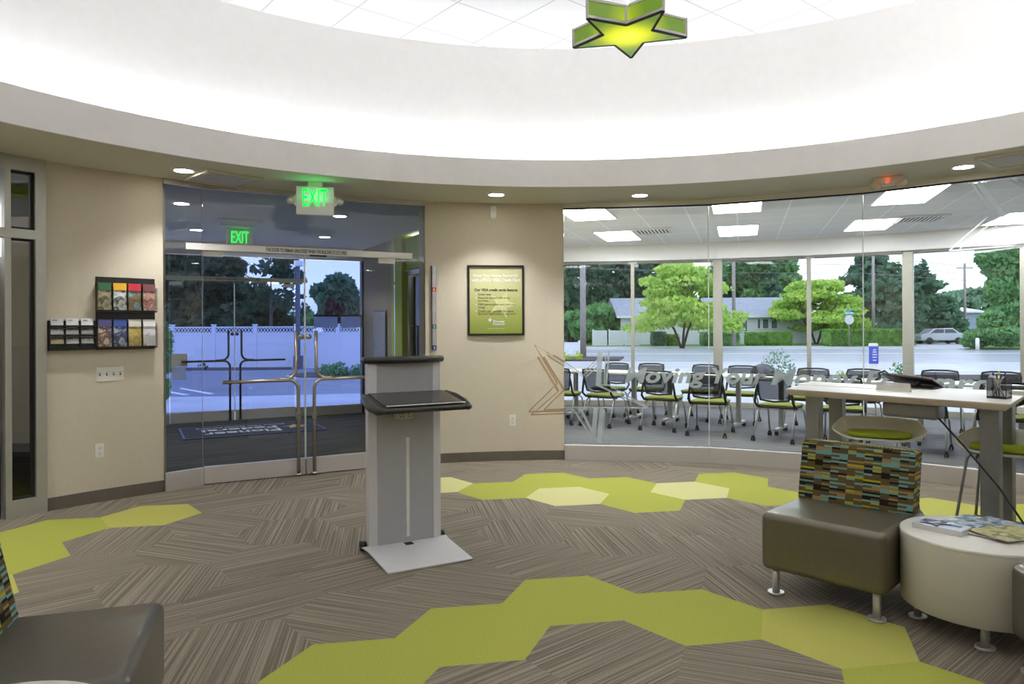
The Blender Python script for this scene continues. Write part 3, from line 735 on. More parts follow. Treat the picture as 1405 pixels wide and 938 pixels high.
for j in range(3):
    for i in range(3):
        x = -w_/2+(i+.5)*w_/3; z = h_/2-(j+1)*rh+.05
        M = Matrix.Rotation(R_(-14), 3, 'X')
        st = thing('card_stack', 'stack of white business cards in the %s pocket of the black holder' % cn[j][i], 'business cards', ch.matrix_basis @ Vector((x, -.03, z+.012)), ch.rotation_euler.z, 'business cards in the wall holder')
        MB().box((0, 0, 0), (w_/3-.018, .012+.008*(j == 2), .058), M=M).build('cards', mcard[0 if (i+j) % 3 else 1] if j < 2 else mcard[(2, 0, 1)[i]], st)
        if j < 2 or i == 1: MB().box((-.014, -.0085, .014), (.03, .002, .006), M=M).build('print', mink, st)
# brochure rack
w_, h_ = wsize(132, 381, 213, 479)
br = wallthing('brochure_rack', 'clear and black eight-pocket brochure rack on the beige wall', 'brochure rack', 172.5, 430)
MB().box((0, -.006, 0), (w_, .012, h_)).build('backplate', m_dark, br, bev=.003)
m_acr = glassm('clear_acrylic', (.99, .99, .99), .6)
for j in range(2):
    zb = h_/2-h_*.5*(j+1)+.02
    g = MB()
    for i in range(5): g.box((-w_/2+i*w_/4, -.035, zb+.10), (.004, .065, .2))
    g.box((0, -.066, zb+.09), (w_+.02, .003, .16)); g.build('pocket_front', m_acr, br)
    MB().box((0, -.035, zb-.004), (w_, .065, .01)).build('shelf', m_dark, br)
bro = [('green headed folded brochure with a family outdoors, upper row', (60, 110, 70), [(120, 90, 50), (150, 160, 110), (190, 170, 140), (70, 100, 50), (200, 120, 110)]),
       ('yellow headed brochure with a jumping figure in white, upper row', (232, 176, 40), [(90, 140, 60), (200, 210, 200), (240, 240, 240), (60, 80, 50), (230, 230, 235)]),
       ('red headed brochure with a mountain view, upper row', (200, 50, 66), [(110, 130, 160), (150, 180, 200), (120, 110, 70), (160, 140, 90), (200, 60, 50)]),
       ('maroon headed brochure with smiling faces, upper row', (120, 76, 76), [(230, 225, 220), (190, 120, 110), (200, 160, 140), (150, 90, 80), (240, 240, 235)]),
       ('purple and beige brochure with small blue pictures, lower row', (90, 84, 140), [(214, 196, 170), (224, 206, 180), (60, 70, 110), (170, 120, 70), (220, 200, 180)]),
       ('blue and black brochure with a white building picture, lower row', (60, 90, 170), [(50, 60, 80), (200, 206, 214), (60, 90, 150), (30, 36, 50), (160, 170, 190)]),
       ('cream and mustard brochure with people on top, lower row', (222, 220, 208), [(206, 190, 110), (200, 186, 100), (190, 160, 80), (214, 200, 120), (180, 160, 80)]),
       ('white brochure with a small gingerbread house picture, lower row', (236, 234, 232), [(234, 232, 230), (226, 226, 232), (236, 232, 232), (238, 236, 234), (160, 100, 60)])]
for k, (lb, hc, pc) in enumerate(bro):
    j, i = divmod(k, 4); zb = h_/2-h_*.5*(j+1)+.02
    st = thing('brochure', lb+' of the wall rack', 'brochure', br.matrix_basis @ Vector((-w_/2+(i+.5)*w_/4, -.035, zb+.12)), br.rotation_euler.z, 'brochures in the wall rack')
    M = Matrix.Rotation(R_(-5), 3, 'X')
    MB().box((0, 0, 0), (.1, .012, .225), M=M).build('pages', mcard[0], st)
    MB().box((0, -.0085, -.03), (.1, .003, .165), M=M).build('cover_picture', picture('print_%d' % k, pc, 15, axis=None), st)
    MB().box((0, -.0001, .082), (.1, .018, .06), M=M).build('cover_heading', mat('heading_%d' % k, hc, .4), st)
# switches and outlets
def plate(t, w, h):
    MB().box((0, -.003, 0), (w, .006, h)).build('cover_plate', m_plasticw, t, bev=.002)
m_slot = mat('outlet_slot', (96, 92, 86), .6)
w_, h_ = wsize(132.5, 503, 170, 522.5)
t = wallthing('light_switch', 'white four-gang light switch plate below the brochure rack', 'light switch', 151, 512.7); plate(t, w_, h_)
for i in range(4):
    x = -w_/2+(i+.5)*w_/4; s = MB().box((x, -.0065, 0), (.012, .002, .026)).build('switch_slot', m_slot, t); MB().box((x, -.012, .004), (.007, .014, .008)).build('toggle', m_plasticw, s)
def outlet(px, py, box, lb):
    w_, h_ = wsize(*box); t = wallthing('wall_outlet', lb, 'outlet', px, py, 'wall outlets'); plate(t, w_, h_)
    for s in (-1, 1):
        f = MB().prism(rbox(.032, .03, 0, .012), -.002, .002); o = f.build('socket', m_lam, t, loc=(0, -.007, s*.021)); o.rotation_euler = (PI/2, 0, 0)
        q = MB(); q.box((-.006, .001, .0025), (.002, .009, .001)); q.box((.006, .001, .0025), (.002, .007, .001)); q.box((0, -.009, .0025), (.004, .004, .001)); q.build('slots', m_slot, o)
outlet(136.5, 618, (130.5, 608, 142.5, 628), 'white double outlet low on the beige wall left of the doors')
outlet(703.3, 576.5, (699, 569, 707.8, 584.5), 'white double outlet low on the beige wall under the framed poster')
# poster
w_, h_ = wsize(642, 364, 719, 460)
t = wallthing('framed_poster', 'black framed green credit card poster on the beige wall', 'poster', 680.3, 412)
f = MB(); e = .02
for x, z, a, c in ((0, h_/2-e/2, w_, e), (0, -h_/2+e/2, w_, e), (w_/2-e/2, 0, e, h_-2*e), (-w_/2+e/2, 0, e, h_-2*e)): f.box((x, -.014, z), (a, .028, c))
f.build('frame', m_dark, t)
pr = MB().box((0, -.008, 0), (w_-2*e, .008, h_-2*e)).build('print', picture('poster_print', [(140, 158, 62), (164, 172, 92), (184, 186, 122), (198, 196, 148), (196, 194, 150)], 3, axis='Z', noise=.12), t)
m_pw = mat('poster_white', (232, 234, 226), .5); m_pd = mat('poster_ink', (64, 66, 52), .5)
def pt(s, x0, x1, y0, y1, m, bold=.0):     # poster pixels of the 734x938 crop (frame spans 66-680, 75-860)
    X = lambda v: (v-373)/614*w_; Z = lambda v: -(v-467.5)/785*h_
    textmesh(s, abs(X(x1)-X(x0)), abs(Z(y0)-Z(y1)), 'lettering', m, t, T((X(x0)+X(x1))/2, -.0135, (Z(y0)+Z(y1))/2), bold=bold, depth=.0006)
pt('Move Your Money Forward\u00ae', 128, 618, 172, 212, m_pw, .02); pt('with a PFCU VISA Credit Card', 108, 640, 220, 258, m_pw, .02)
pt('Our VISA credit cards feature:', 138, 612, 334, 366, m_pd, .03)
pt('Great rates', 180, 320, 386, 412, m_pd); pt('Rewards earned with every', 180, 527, 428, 456, m_pd); pt('purchase', 180, 292, 460, 486, m_pd)
pt('FREE personalized card with your', 180, 597, 502, 530, m_pd); pt('image', 180, 255, 534, 560, m_pd)
pt('Credit card available the same', 180, 562, 574, 602, m_pd); pt('day your application is approved', 180, 585, 606, 634, m_pd)
pt('Pioneer', 342, 468, 688, 716, m_pw, .03); pt('Federal', 342, 466, 718, 744, m_pw, .03); pt('Moving Your Money Forward', 278, 466, 776, 790, m_pw)
sp = MB(); pts_ = []
for k in range(10):
    rr = (.16 if k % 2 == 0 else .062); pts_.append((.07+rr*math.sin(k*PI/5+.35), -.04+rr*math.cos(k*PI/5+.35)))
sp.add([(x, -.0128, z) for x, z in pts_], [tuple(range(10))[::-1]]); sp.build('pale_star', mat('poster_star', (206, 206, 150), .5), t)
sp = MB(); pts_ = []
for k in range(10):
    rr = (.028 if k % 2 == 0 else .012); pts_.append((-.065+rr*math.sin(k*PI/5+.2), -.208+rr*math.cos(k*PI/5+.2)))
sp.add([(x, -.0135, z) for x, z in pts_], [tuple(range(10))[::-1]]); sp.build('emblem', m_pw, t)
for z in (-.0, 0): pass
bu = MB()
for yv in (395, 437, 515, 588): bu.box(((157-373)/614*w_, -.0132, -(yv-467.5)/785*h_), (.009, .0008, .009))
bu.build('bullets', m_pw, t)
# height strip by the doors
w_, h_ = wsize(592.3, 365, 598.6, 480)
t = wallthing('height_strip', 'narrow silver height strip with coloured marks beside the doors', 'height strip', 595.4, 422.5)
MB().box((0, -.01, 0), (w_, .02, h_)).build('strip', mat('strip_silver', (196, 196, 200), .3, .6), t, bev=.003)
MB().box((-w_/2, -.012, 0), (.008, .024, h_)).build('edge', m_dark, t)
for z, m, s in ((.22, mat('mark_red', (200, 60, 44), .5), '6'), (-.22, mat('mark_teal', (60, 120, 130), .5), '5'), (-.5, mat('mark_blue', (50, 64, 140), .5), '4')):
    k = MB().box((0, -.0205, z*h_), (w_*.9, .002, .045)).build('mark', m, t)
    if z != -.5: textmesh(s, .018, .03, 'numeral', m_pw, k, T(0, -.0222, z*h_), bold=.02)
    else: k.location.z = .03*0+(.5-.47)*h_; textmesh(s, .018, .03, 'numeral', m_pw, k, T(0, -.0222, z*h_), bold=.02)
# motion sensor
t = wallthing('motion_sensor', 'small white motion sensor high on the beige wall', 'sensor', 676.5, 291.5)
MB().box((0, -.02, 0), (.065, .04, .125)).build('housing', m_plasticw, t, bev=.008); MB().box((0, -.041, .02), (.04, .006, .05)).build('lens', m_lam, t, bev=.004); MB().box((0, -.018, -.066), (.05, .03, .014)).build('bracket', m_lam, t)

# ================================================================== CEILING THINGS
def downlight(p, label, grp='round ceiling downlights', z=CH, power=62, spot=True):
    t = thing('downlight', label, 'ceiling light', (p.x, p.y, z), 0, grp)
    MB().lathe([(.075, -.004), (.095, -.006), (.1, 0), (.075, .0), (.075, -.004)], 32).build('trim_ring', m_plasticw, t)
    MB().cyl((0, 0, -.0035), .075, .003, 32).build('lens', m_lens, t)
    if spot:
        l = bpy.data.lights.new('downlight_beam', 'SPOT'); l.energy = power; l.spot_size = R_(104); l.spot_blend = .95; l.shadow_soft_size = .05; l.color = (.97, .985, 1)
        o = bpy.data.objects.new('downlight_beam', l); C.objects.link(o); o.parent = t; o.location = (0, 0, -.03)
DL = [(252, 234, 'bright round downlight in the soffit over the left beige wall'), (681, 267, 'bright round downlight in the soffit over the framed poster'),
      (878, 268, 'bright round downlight in the soffit over the left meeting room glass'), (1322, 229, 'bright round downlight in the soffit near the right edge')]
for (x, y, lb), pw in zip(DL, (34, 46, 62, 74)): downlight(onz(x, y, CH), lb, power=pw)
for a, lb in ((-76, 'left rear'), (-110, 'far left rear'), (180, 'rear'), (76, 'right rear'), (110, 'far right rear')):  # rear ring downlights out of view, added for lighting
    downlight(pol(a, 4.82), 'round downlight added to the %s soffit for its light, mirrored in the glass' % lb)
# vestibule downlights
for a, b, lb in ((-.1, 1.2, 'left near'), (1.6, 1.3, 'right near'), (.2, 3.3, 'left far'), (1.9, 3.3, 'right far')):
    downlight(V(a, b), 'round downlight in the vestibule ceiling, %s one' % lb, 'vestibule downlights', power=34)
def diffuser(px, py, rz, label):
    p = onz(px, py, CH); g = grille('ceiling_diffuser', (p.x, p.y, CH), rz, .5, label, 'soffit air diffusers', m=m_cream, nsl=9)
diffuser(307, 244, R_(28+18), 'square cream air diffuser in the soffit beside the left downlight')
diffuser(1402, 215, R_(-50), 'square cream air diffuser in the soffit at the right edge')
g = V(.6, 2.3); grille('ceiling_grille', (g.x, g.y, CH), EA, .5, 'slatted air grille in the vestibule ceiling', m=m_plasticw)
# exit signs
def exitsign(p, rz, label, lamps=True, zc=2.575):
    t = thing('exit_sign', label, 'exit sign', (p.x, p.y, zc), rz, 'exit signs')
    MB().box((0, 0, 0), (.33, .055, .255)).build('housing', m_plasticw, t, bev=.006)
    MB().box((0, 0, (CH-zc+.1275)/2), (.13, .05, CH-zc-.1275)).build('canopy', m_cream, t, bev=.005)
    textmesh('EXIT', .215, .155, 'lettering', m_green, t, T(0, -.0284, .028), bold=.0)
    if lamps:
        for s in (-1, 1):
            a = MB().prism([(s*.16, -.06), (s*.19, -.03), (s*.19, .03), (s*.16, .06)], -.02, .02).build('lamp_arm', m_cream, t); a.rotation_euler = (PI/2, 0, 0)
            h = MB().lathe([(.0, .03), (.02, .028), (.036, .01), (.038, -.012), (.03, -.02), (0, -.022)], 20).build('lamp_head', m_chrome, t, loc=(s*.212, -.01, .0)); h.rotation_euler = (PI/2-.3, 0, s*.35)
            MB().cyl((0, 0, -.0235), .028, .002, 20).build('lamp_lens', m_plasticw, h)
    l = bpy.data.lights.new('exit_glow', 'AREA'); l.energy = .1 if lamps else .02; l.color = (.05, 1, .25); l.size = .22; l.size_y = .05; l.shape = 'RECTANGLE'
    o = bpy.data.objects.new('exit_glow', l); C.objects.link(o); o.parent = t; o.location = (0, -.09, -.02); o.rotation_euler = (PI, 0, 0)
p = atd(432.5, 276, 6.42); exitsign(p, R_(14), 'lit green exit sign with two lamp heads hanging over the inner doors', zc=p.z)
p = atd(329, 327, 9.4); exitsign(p, EA, 'lit green exit sign in the vestibule before the outer doors', lamps=False, zc=2.60)
# emergency light
p = onz(1219.5, 243, CH)
t = thing('emergency_light', 'cream twin emergency light with red glow on the right soffit', 'emergency light', (p.x, p.y, CH), R_(-35))
MB().box((0, 0, -.035), (.25, .13, .07)).build('housing', m_cream, t, bev=.018)
MB().cyl((0, -.067, -.06), .008, .012, 12).build('indicator', m_red, t)
for s in (-1, 1):
    h = MB().lathe([(0, .03), (.035, .026), (.05, .0), (.05, -.012), (0, -.014)], 20).build('lamp_head', m_cream, t, loc=(s*.105, -.05, -.075)); h.rotation_euler = (R_(28), R_(s*-30), 0)
    MB().cyl((0, 0, -.018), .043, .005, 20).build('lamp_lens', m_plasticw, h)
l = bpy.data.lights.new('red_glow', 'POINT'); l.energy = .012; l.color = (1, .08, .04); l.shadow_soft_size = .01
o = bpy.data.objects.new('red_glow', l); C.objects.link(o); o.parent = t; o.location = (0, -.09, -.03)
# star pendants
m_sface = None
def starlamp(loc, rz, label, D=1.0):
    t = thing('star_pendant', label, 'pendant light', loc, rz, 'star shaped pendants')
    Rr, rr, H = .36, .150, .115
    P = [((Rr if k % 2 == 0 else rr)*math.sin(k*PI/5), (Rr if k % 2 == 0 else rr)*math.cos(k*PI/5)) for k in range(10)]
    fr_ = MB()
    for k in range(10):
        a, b = Vector(P[k]+(0,)), Vector(P[(k+1) % 10]+(0,))
        for z in (.012, H-.007): fr_.bar(a+Vector((0, 0, z)), b+Vector((0, 0, z)), .012, .014)
        fr_.bar(a+Vector((0, 0, 0)), a+Vector((0, 0, H)), .016, .016)
    fr_.build('frame', m_rail, t)
    ol = MB()
    for k in range(10): ol.bar(P[k]+(-.001,), P[(k+1) % 10]+(-.001,), .016, .008)
    ol.build('bottom_outline', m_gasket, t)
    up = MB()
    for k in range(10):
        a, b = P[k], P[(k+1) % 10]
        up.bar((a[0]*.985, a[1]*.985, H/2), (b[0]*.985, b[1]*.985, H/2), .003, H-.026)
    up.build('side_panels', starmat, t)
    inn = [(x*.965, y*.965) for x, y in P]
    MB().prism(inn, -.004, .001).build('bottom_panel', starmat, t)
    MB().prism(inn, H-.01, H-.006).build('top_panel', m_white, t)
    c = MB(); c.tube([(0, 0, H), (0, 0, 4.15-loc[2]-.02)], .004, 6); c.build('stem', m_chrome, t)
    MB().cyl((0, 0, 4.15-loc[2]-.03), .06, .03, 20).build('canopy', m_plasticw, t)
    l = bpy.data.lights.new('added_ceiling_fill', 'AREA'); l.energy = 8; l.shape = 'DISK'; l.size = .3; l.color = (.97, .985, 1)  # added fill above each star, brightens the ceiling and the room
    o = bpy.data.objects.new('added_ceiling_fill', l); C.objects.link(o); o.parent = t; o.location = (0, 0, H+.03); o.rotation_euler = (PI, 0, 0)
def mkstarmat():
    m, nt, out = base('green_acrylic_lit'); L = nt.links.new
    tc = N(nt, 'ShaderNodeTexCoord'); ln = N(nt, 'ShaderNodeVectorMath', operation='LENGTH'); L(tc.outputs['Object'], ln.inputs[0])
    r = N(nt, 'ShaderNodeMapRange'); r.inputs['From Min'].default_value = .02; r.inputs['From Max'].default_value = .25; r.inputs['To Min'].default_value = 1; r.inputs['To Max'].default_value = 0
    L(ln.outputs['Value'], r.inputs['Value'])
    c = N(nt, 'ShaderNodeValToRGB'); e = c.color_ramp.elements
    e[0].color = lin((92, 122, 34)); e[1].color = lin((240, 240, 60)); x = e.new(.62); x.color = lin((214, 222, 0)); x = e.new(.3); x.color = lin((140, 160, 30))
    L(r.outputs[0], c.inputs['Fac'])
    em = N(nt, 'ShaderNodeEmission', Strength=.52); L(c.outputs[0], em.inputs['Color'])
    gl = N(nt, 'ShaderNodeBsdfPrincipled', Roughness=.15); gl.inputs['Base Color'].default_value = lin((60, 80, 10))
    ad = N(nt, 'ShaderNodeAddShader'); L(em.outputs[0], ad.inputs[0]); L(gl.outputs[0], ad.inputs[1]); L(ad.outputs[0], out.inputs['Surface']); return m
starmat = mkstarmat()
starlamp((.705, 4.27, 3.17), R_(-12.5+0), 'green lit star pendant hanging below the round tiled ceiling')
for i, (a, r, lb) in enumerate(((100, 1.9, 'right'), (172, 2.0, 'rear'), (245, 1.9, 'left'), (60, 3.3, 'far right'))):
    p = pol(a, r); starlamp((p.x, p.y, 3.17), R_(20*i), 'green star pendant seen mirrored in the glass, the %s one' % lb)

# ================================================================== KIOSK
K = thing('information_kiosk', 'grey freestanding kiosk with black cap and sloping black shelf', 'kiosk', (-.695, 4.615, 0), R_(28))
def bow(w, d0, bulge, n=8, back=0.0):   # plan outline, front at -y bowed
    return [(-w/2+w*i/n, -d0-bulge*(1-(2*i/n-1)**2)) for i in range(n+1)]+[(w/2, back), (-w/2, back)]
MB().prism([(-.19, -.004), (.19, -.004), (.19, .06), (-.19, .06)], .02, 1.20).build('front_panel', m_kiosk, K)
for s in (-1, 1): MB().prism([(s*.19, -.006), (s*.19, .07), (s*.245, .07), (s*.247, .005)], .02, 1.20).build('side_strip', m_kiosk2, K, bev=.004)
MB().prism([(-.19, .06), (.19, .06), (.17, .085), (-.17, .085)], .02, 1.18).build('rear_cover', m_kiosk2, K)
MB().prism(bow(.555, .0, .09, 14, .09), 1.195, 1.236).build('top_cap', m_kblack, K, bev=.018, bseg=4)
# base plate: bent sheet
bp = MB(); prof = [(.09, .012), (.0, .03), (-.05, .028), (-.45, .006)]; hw = [.285, .285, .275, .27]
vs = []
for (y, z), w in zip(prof, hw):
    vs += [(-w, y, z+.008), (w, y, z+.008), (w, y, z-.004), (-w, y, z-.004)]
fs = []
for i in range(3):
    for e in range(4): fs.append((i*4+e, i*4+(e+1) % 4, (i+1)*4+(e+1) % 4, (i+1)*4+e))
fs += [(0, 3, 2, 1), (12, 13, 14, 15)]
bp.add(vs, fs); fixn(bp.build('base_plate', m_kiosk2, K, bev=.003))
for s in (-1, 1): MB().tube([(s*.25, .06, .032), (s*.285, .06, .032)], .03, 16).build('wheel', m_dark, K)
MB().box((-.0, -.05, .0375), (.05, .05, .004)).build('cable_opening', m_gasket, K)
MB().box((0.012, -.006, .39), (.022, .006, .64)).build('light_slot', mat('slot_white', (232, 230, 224), .5), K)
tr = MB()                      # sloping shelf in profile, extruded in x
sh = [(0, .985), (0, 1.005), (-.33, .955), (-.385, .94), (-.385, .915), (-.30, .905), (-.15, .93), (0, .965)]
n = len(sh)
vs = [(-.285, y, z) for y, z in sh]+[(.285, y, z) for y, z in sh]
tr.add(vs, [tuple(range(n)), tuple(range(n, 2*n))[::-1]]+[(i, n+i, n+(i+1) % n, (i+1) % n) for i in range(n)])
fixn(tr.build('shelf', m_kblack, K, bev=.008))
M = Matrix.Rotation(math.atan2(.05, .33), 3, 'X')
MB().box((0, -.17, .983), (.50, .31, .006), M=M).build('shelf_glass', m_kglass, K)
MB().bar((-.24, -.345, .9575), (.27, -.345, .9575), .02, .008).build('shelf_lip', m_chrome, K, bev=.003)
for s in (-1, 1):
    q = MB().tube([(s*.285, .0, .995), (s*.298, -.12, .972), (s*.302, -.25, .945), (s*.29, -.35, .93), (s*.26, -.385, .928)], [.012, .026, .03, .024, .012], 12); q.build('shelf_bumper', m_kblack, K)
uo = MB(); uo.box((-.03, -.035, .865), (.11, .06, .05)); uo.build('power_outlet', m_cream, K, bev=.004)
q = MB()
for x in (-.06, -.04, 0.0): q.box((x, -.067, .872), (.006, .003, .008)); q.box((x+.004, -.067, .855), (.006, .003, .008))
q.build('outlet_holes', m_gasket, K)

# ================================================================== LOUNGE SEATING
def lounge(label, c, rz, vin, nobackleg=False):
    t = thing('lounge_chair', label, 'chair', (c[0], c[1], 0), rz, 'vinyl lounge chairs')
    MB().box((0, 0, .285), (.62, .66, .30)).build('seat', vin, t, bev=.035, bseg=5)
    # backrest with pattern (UV in metres)
    W, H, TT = .60, .33, .14; y0 = .12; lean = .07
    m = MB(); P_ = lambda x, y, z: (x, y+y0+lean*(z/H), .425+z)
    q = [P_(-W/2, 0, 0), P_(W/2, 0, 0), P_(W/2, TT, 0), P_(-W/2, TT, 0), P_(-W/2, 0, H), P_(W/2, 0, H), P_(W/2, TT, H), P_(-W/2, TT, H)]
    m.add(q, [(0, 1, 5, 4), (1, 2, 6, 5), (2, 3, 7, 6), (3, 0, 4, 7), (4, 5, 6, 7), (3, 2, 1, 0)])
    uvx = [(0, W, W, 0), (W, W+TT, W+TT, W), (W+TT, 2*W+TT, 2*W+TT, W+TT), (2*W+TT, 2*W+2*TT, 2*W+2*TT, 2*W+TT)]
    uvs = []
    for u in uvx: uvs += [(u[0], 0), (u[1], 0), (u[2], H), (u[3], H)]
    uvs += [(0, H), (W, H), (W, H+TT), (0, H+TT), (0, 0), (W, 0), (W, -TT), (0, -TT)]
    bk = m.build('backrest', m_pattern, t, bev=.022, bseg=4, uvs=uvs)
    wv = MB(); 
    path = []
    for i in range(61): path.append(Vector(P_(-W/2+.015+i*(W-.03)/60, .02, H-.002))+Vector((0, 0, .004*(i % 2))))
    wv.tube(path, .007, 6); wv.build('welt', mat('welt_olive', (120, 110, 50), .8, rgb2=(60, 54, 34), scale=120) if 'welt_olive' not in MATS else MATS['welt_olive'], bk)
    for sx in (-1, 1):
        for sy in (-1, 1):
            l = MB().cyl((sx*.25, sy*.27, .012), .019, .13, 20).build('leg', m_chrome, t)
            MB().cyl((sx*.25, sy*.27, 0), .042, .012, 24).build('foot_disc', m_chrome, l)
    return t
c1 = onz(1051.5, 808.5); c2_ = onz(1192, 846)
lounge('bronze vinyl lounge chair with multicolour dash-pattern back beside the drum table on the right', (1.765, 3.80), R_(-44.4), m_leather)
lounge('grey vinyl lounge chair with patterned back cropped at the lower left corner', (-1.495, 2.208), R_(107.5), m_leather2)
lounge('lounge chair in shade-darkened vinyl cut off at the lower right edge by the drum table', (2.335, 2.60), R_(-100), m_leather2)  # darker vinyl stands in for shade, chair faces away from the light
def drum(label, c, grp='round drum tables'):
    t = thing('drum_table', label, 'table', (c[0], c[1], 0), 0, grp)
    MB().lathe([(0, .105), (.318, .105), (.325, .11), (.325, .425)], 64).build('body', m_lamside, t)
    MB().lathe([(.325, .425), (.327, .428), (.326, .438), (.322, .441), (0, .441)], 64).build('tabletop', m_lam, t)
    for k in range(4):
        a = R_(-118+90*k); x, y = .25*math.cos(a), .25*math.sin(a)
        l = MB().cyl((x, y, .012), .018, .095, 20).build('leg', m_chrome, t)
        MB().cyl((x, y, 0), .04, .012, 24).build('foot_disc', m_chrome, l)
    return t
drum('white drum side table with magazines between two lounge chairs at the right', (2.19, 3.345))
drum('white round table edge peeking at the bottom left corner by the grey chair', (-1.285, 1.665))
# catalogues and magazines on the drum table
m_pages = mat('page_block', (214, 212, 208), .6, var=.06, scale=300)
p = onz(1292, 727, .44)
stz = .4412
tz = thing('catalogue_stack', 'stack of white catalogues with navy cover on the drum table', 'catalogues', (p.x, p.y, stz), R_(-52))
MB().box((0, 0, .012), (.215, .13, .024)).build('page_block', m_pages, tz)
MB().box((.0, 0, .0252), (.214, .129, .0016)).build('cover', mat('cover_pale', (206, 214, 226), .35), tz)
MB().box((-.045, 0.03, .0268), (.10, .06, .0014)).build('cover_band', mat('navy_ink', (58, 64, 110), .4), tz)
MB().box((.05, .02, .0268), (.06, .03, .0014)).build('cover_picture', mat('blue_ink', (84, 120, 176), .4), tz)
st_ = thing('star_card', 'navy star-shaped card lying on the catalogue stack', 'card', (p.x-.02, p.y+.02, stz+.0285), R_(10))
sp = [((.07 if k % 2 == 0 else .03)*math.sin(k*PI/5), (.07 if k % 2 == 0 else .03)*math.cos(k*PI/5)) for k in range(10)]
MB().prism(sp, 0, .003).build('card', MATS['navy_ink'], st_); MB().box((0, 0, .0035), (.06, .012, .001)).build('print', m_pw, st_)
mg = [((1335, 716), -60, [(200, 210, 225), (240, 240, 240), (120, 150, 120), (80, 110, 160), (200, 205, 215)], 'blue topped magazine spread at the back of the drum table', 0),
      ((1352, 727), -58, [(60, 84, 130), (226, 230, 238), (150, 140, 90), (60, 90, 60), (220, 226, 236)], 'magazine with orange swirl under the others on the drum table', 1),
      ((1362, 722), -66, [(44, 78, 120), (70, 100, 140), (200, 210, 220), (60, 84, 120), (150, 160, 120)], 'navy headed magazine fanned on the drum table', 2),
      ((1385, 735), -74, [(130, 150, 60), (170, 170, 90), (200, 190, 140), (90, 110, 50), (220, 210, 180)], 'green meadow magazine at the front of the fan on the drum table', 3)]
for (x, y), rz, cols, lb, i in mg:
    p = onz(x, y, .445); t = thing('magazine', lb, 'magazine', (min(p.x, 2.36), p.y, stz+.0052*i), R_(rz), 'magazines on the drum table')
    MB().box((0, 0, .0018), (.20, .265, .0036)).build('pages', m_pages, t)
    MB().box((0, 0, .0042), (.20, .265, .0008)).build('cover', picture('mag_%d' % i, cols, 9, axis=None), t)

# ================================================================== STANDING TABLE, STOOLS
TZ = .97
q4 = [onz(1078, 533, TZ), onz(1386, 554, TZ), onz(1413, 538, TZ), onz(1111.5, 523, TZ)]
ctr = sum(q4, Vector())/4; ctr.z = 0
t = thing('standing_table', 'long white standing table with silver legs before the meeting room glass', 'table', ctr)
loc4 = [Vector((p.x-ctr.x, p.y-ctr.y, 0)) for p in q4]
top = MB(); up_ = [(p.x, p.y, TZ) for p in loc4]; lo_ = [(p.x*.965, p.y*.965, TZ-.045) for p in loc4]; mid_ = [(p.x, p.y, TZ-.012) for p in loc4]
top.add(up_+mid_+lo_, [(0, 1, 2, 3)], 0); b = 0
for a_, c_ in ((0, 4), (4, 8)):
    for i in range(4): top.f.append([a_+i, c_+i, c_+(i+1) % 4, a_+(i+1) % 4]); top.m.append(1); top.sm.append(False)
top.f.append([11, 10, 9, 8]); top.m.append(1); top.sm.append(False)
fixn(top.build('tabletop', [m_lam, m_edge], t, bev=.004))
tdir = (loc4[1]-loc4[0]).normalized(); trz = math.atan2(tdir.y, tdir.x); tn = Vector((-tdir.y, tdir.x, 0))
def legpost(p):
    l = MB().box((p.x, p.y, (TZ-.045)/2), (.10, .07, TZ-.045), rz=trz).build('leg', m_tleg, t, bev=.006)
    MB().box((p.x, p.y, .012), (.12, .16, .02), rz=trz).build('foot_plate', m_tleg, l)
for s, e in ((.13, .16), (.13, .50)): legpost(loc4[0]+tdir*s+tn*e)
for s, e in ((1.24, .14), (1.22, .45)): legpost(loc4[0]+tdir*s+tn*e)
trp = loc4[0]+tdir*.78+tn*.2
MB().box((trp.x, trp.y, TZ-.10), (.34, .14, .10), rz=trz).build('cable_tray', m_tleg, t, bev=.02)
cab = thing('power_cable', 'black power cable dropping from the standing table tray past the right leg', 'cable', ctr)
cs_ = loc4[0]+tdir*.96+tn*.12; ce = loc4[0]+tdir*1.5+tn*-.02
MB().tube([cs_+Vector((0, 0, TZ-.13)), cs_.lerp(ce, .3)+Vector((0, 0, .68)), cs_.lerp(ce, .65)+Vector((0, 0, .48)), ce+Vector((0, 0, .22)), ce+tdir*.3+Vector((0, 0, .02))], .006, 8).build('cord', m_dark, cab)
# neighbouring table at the edge of the frame
n0 = onz(1387, 558, TZ)
t = thing('standing_table', 'white tabletop corner of the next standing table at the right edge', 'table', (n0.x, n0.y, 0))
pp = [(0.03, 0), (1.0, -.78), (1.6, -.3), (.72, .62)]
MB().prism(pp, TZ-.04, TZ).build('tabletop', [m_lam], t, bev=.004)
for x, y in ((.22, .1), (1.0, -.5)):
    l = MB().box((x, y, (TZ-.04)/2), (.10, .07, TZ-.04), rz=trz).build('leg', m_tleg, t, bev=.006)
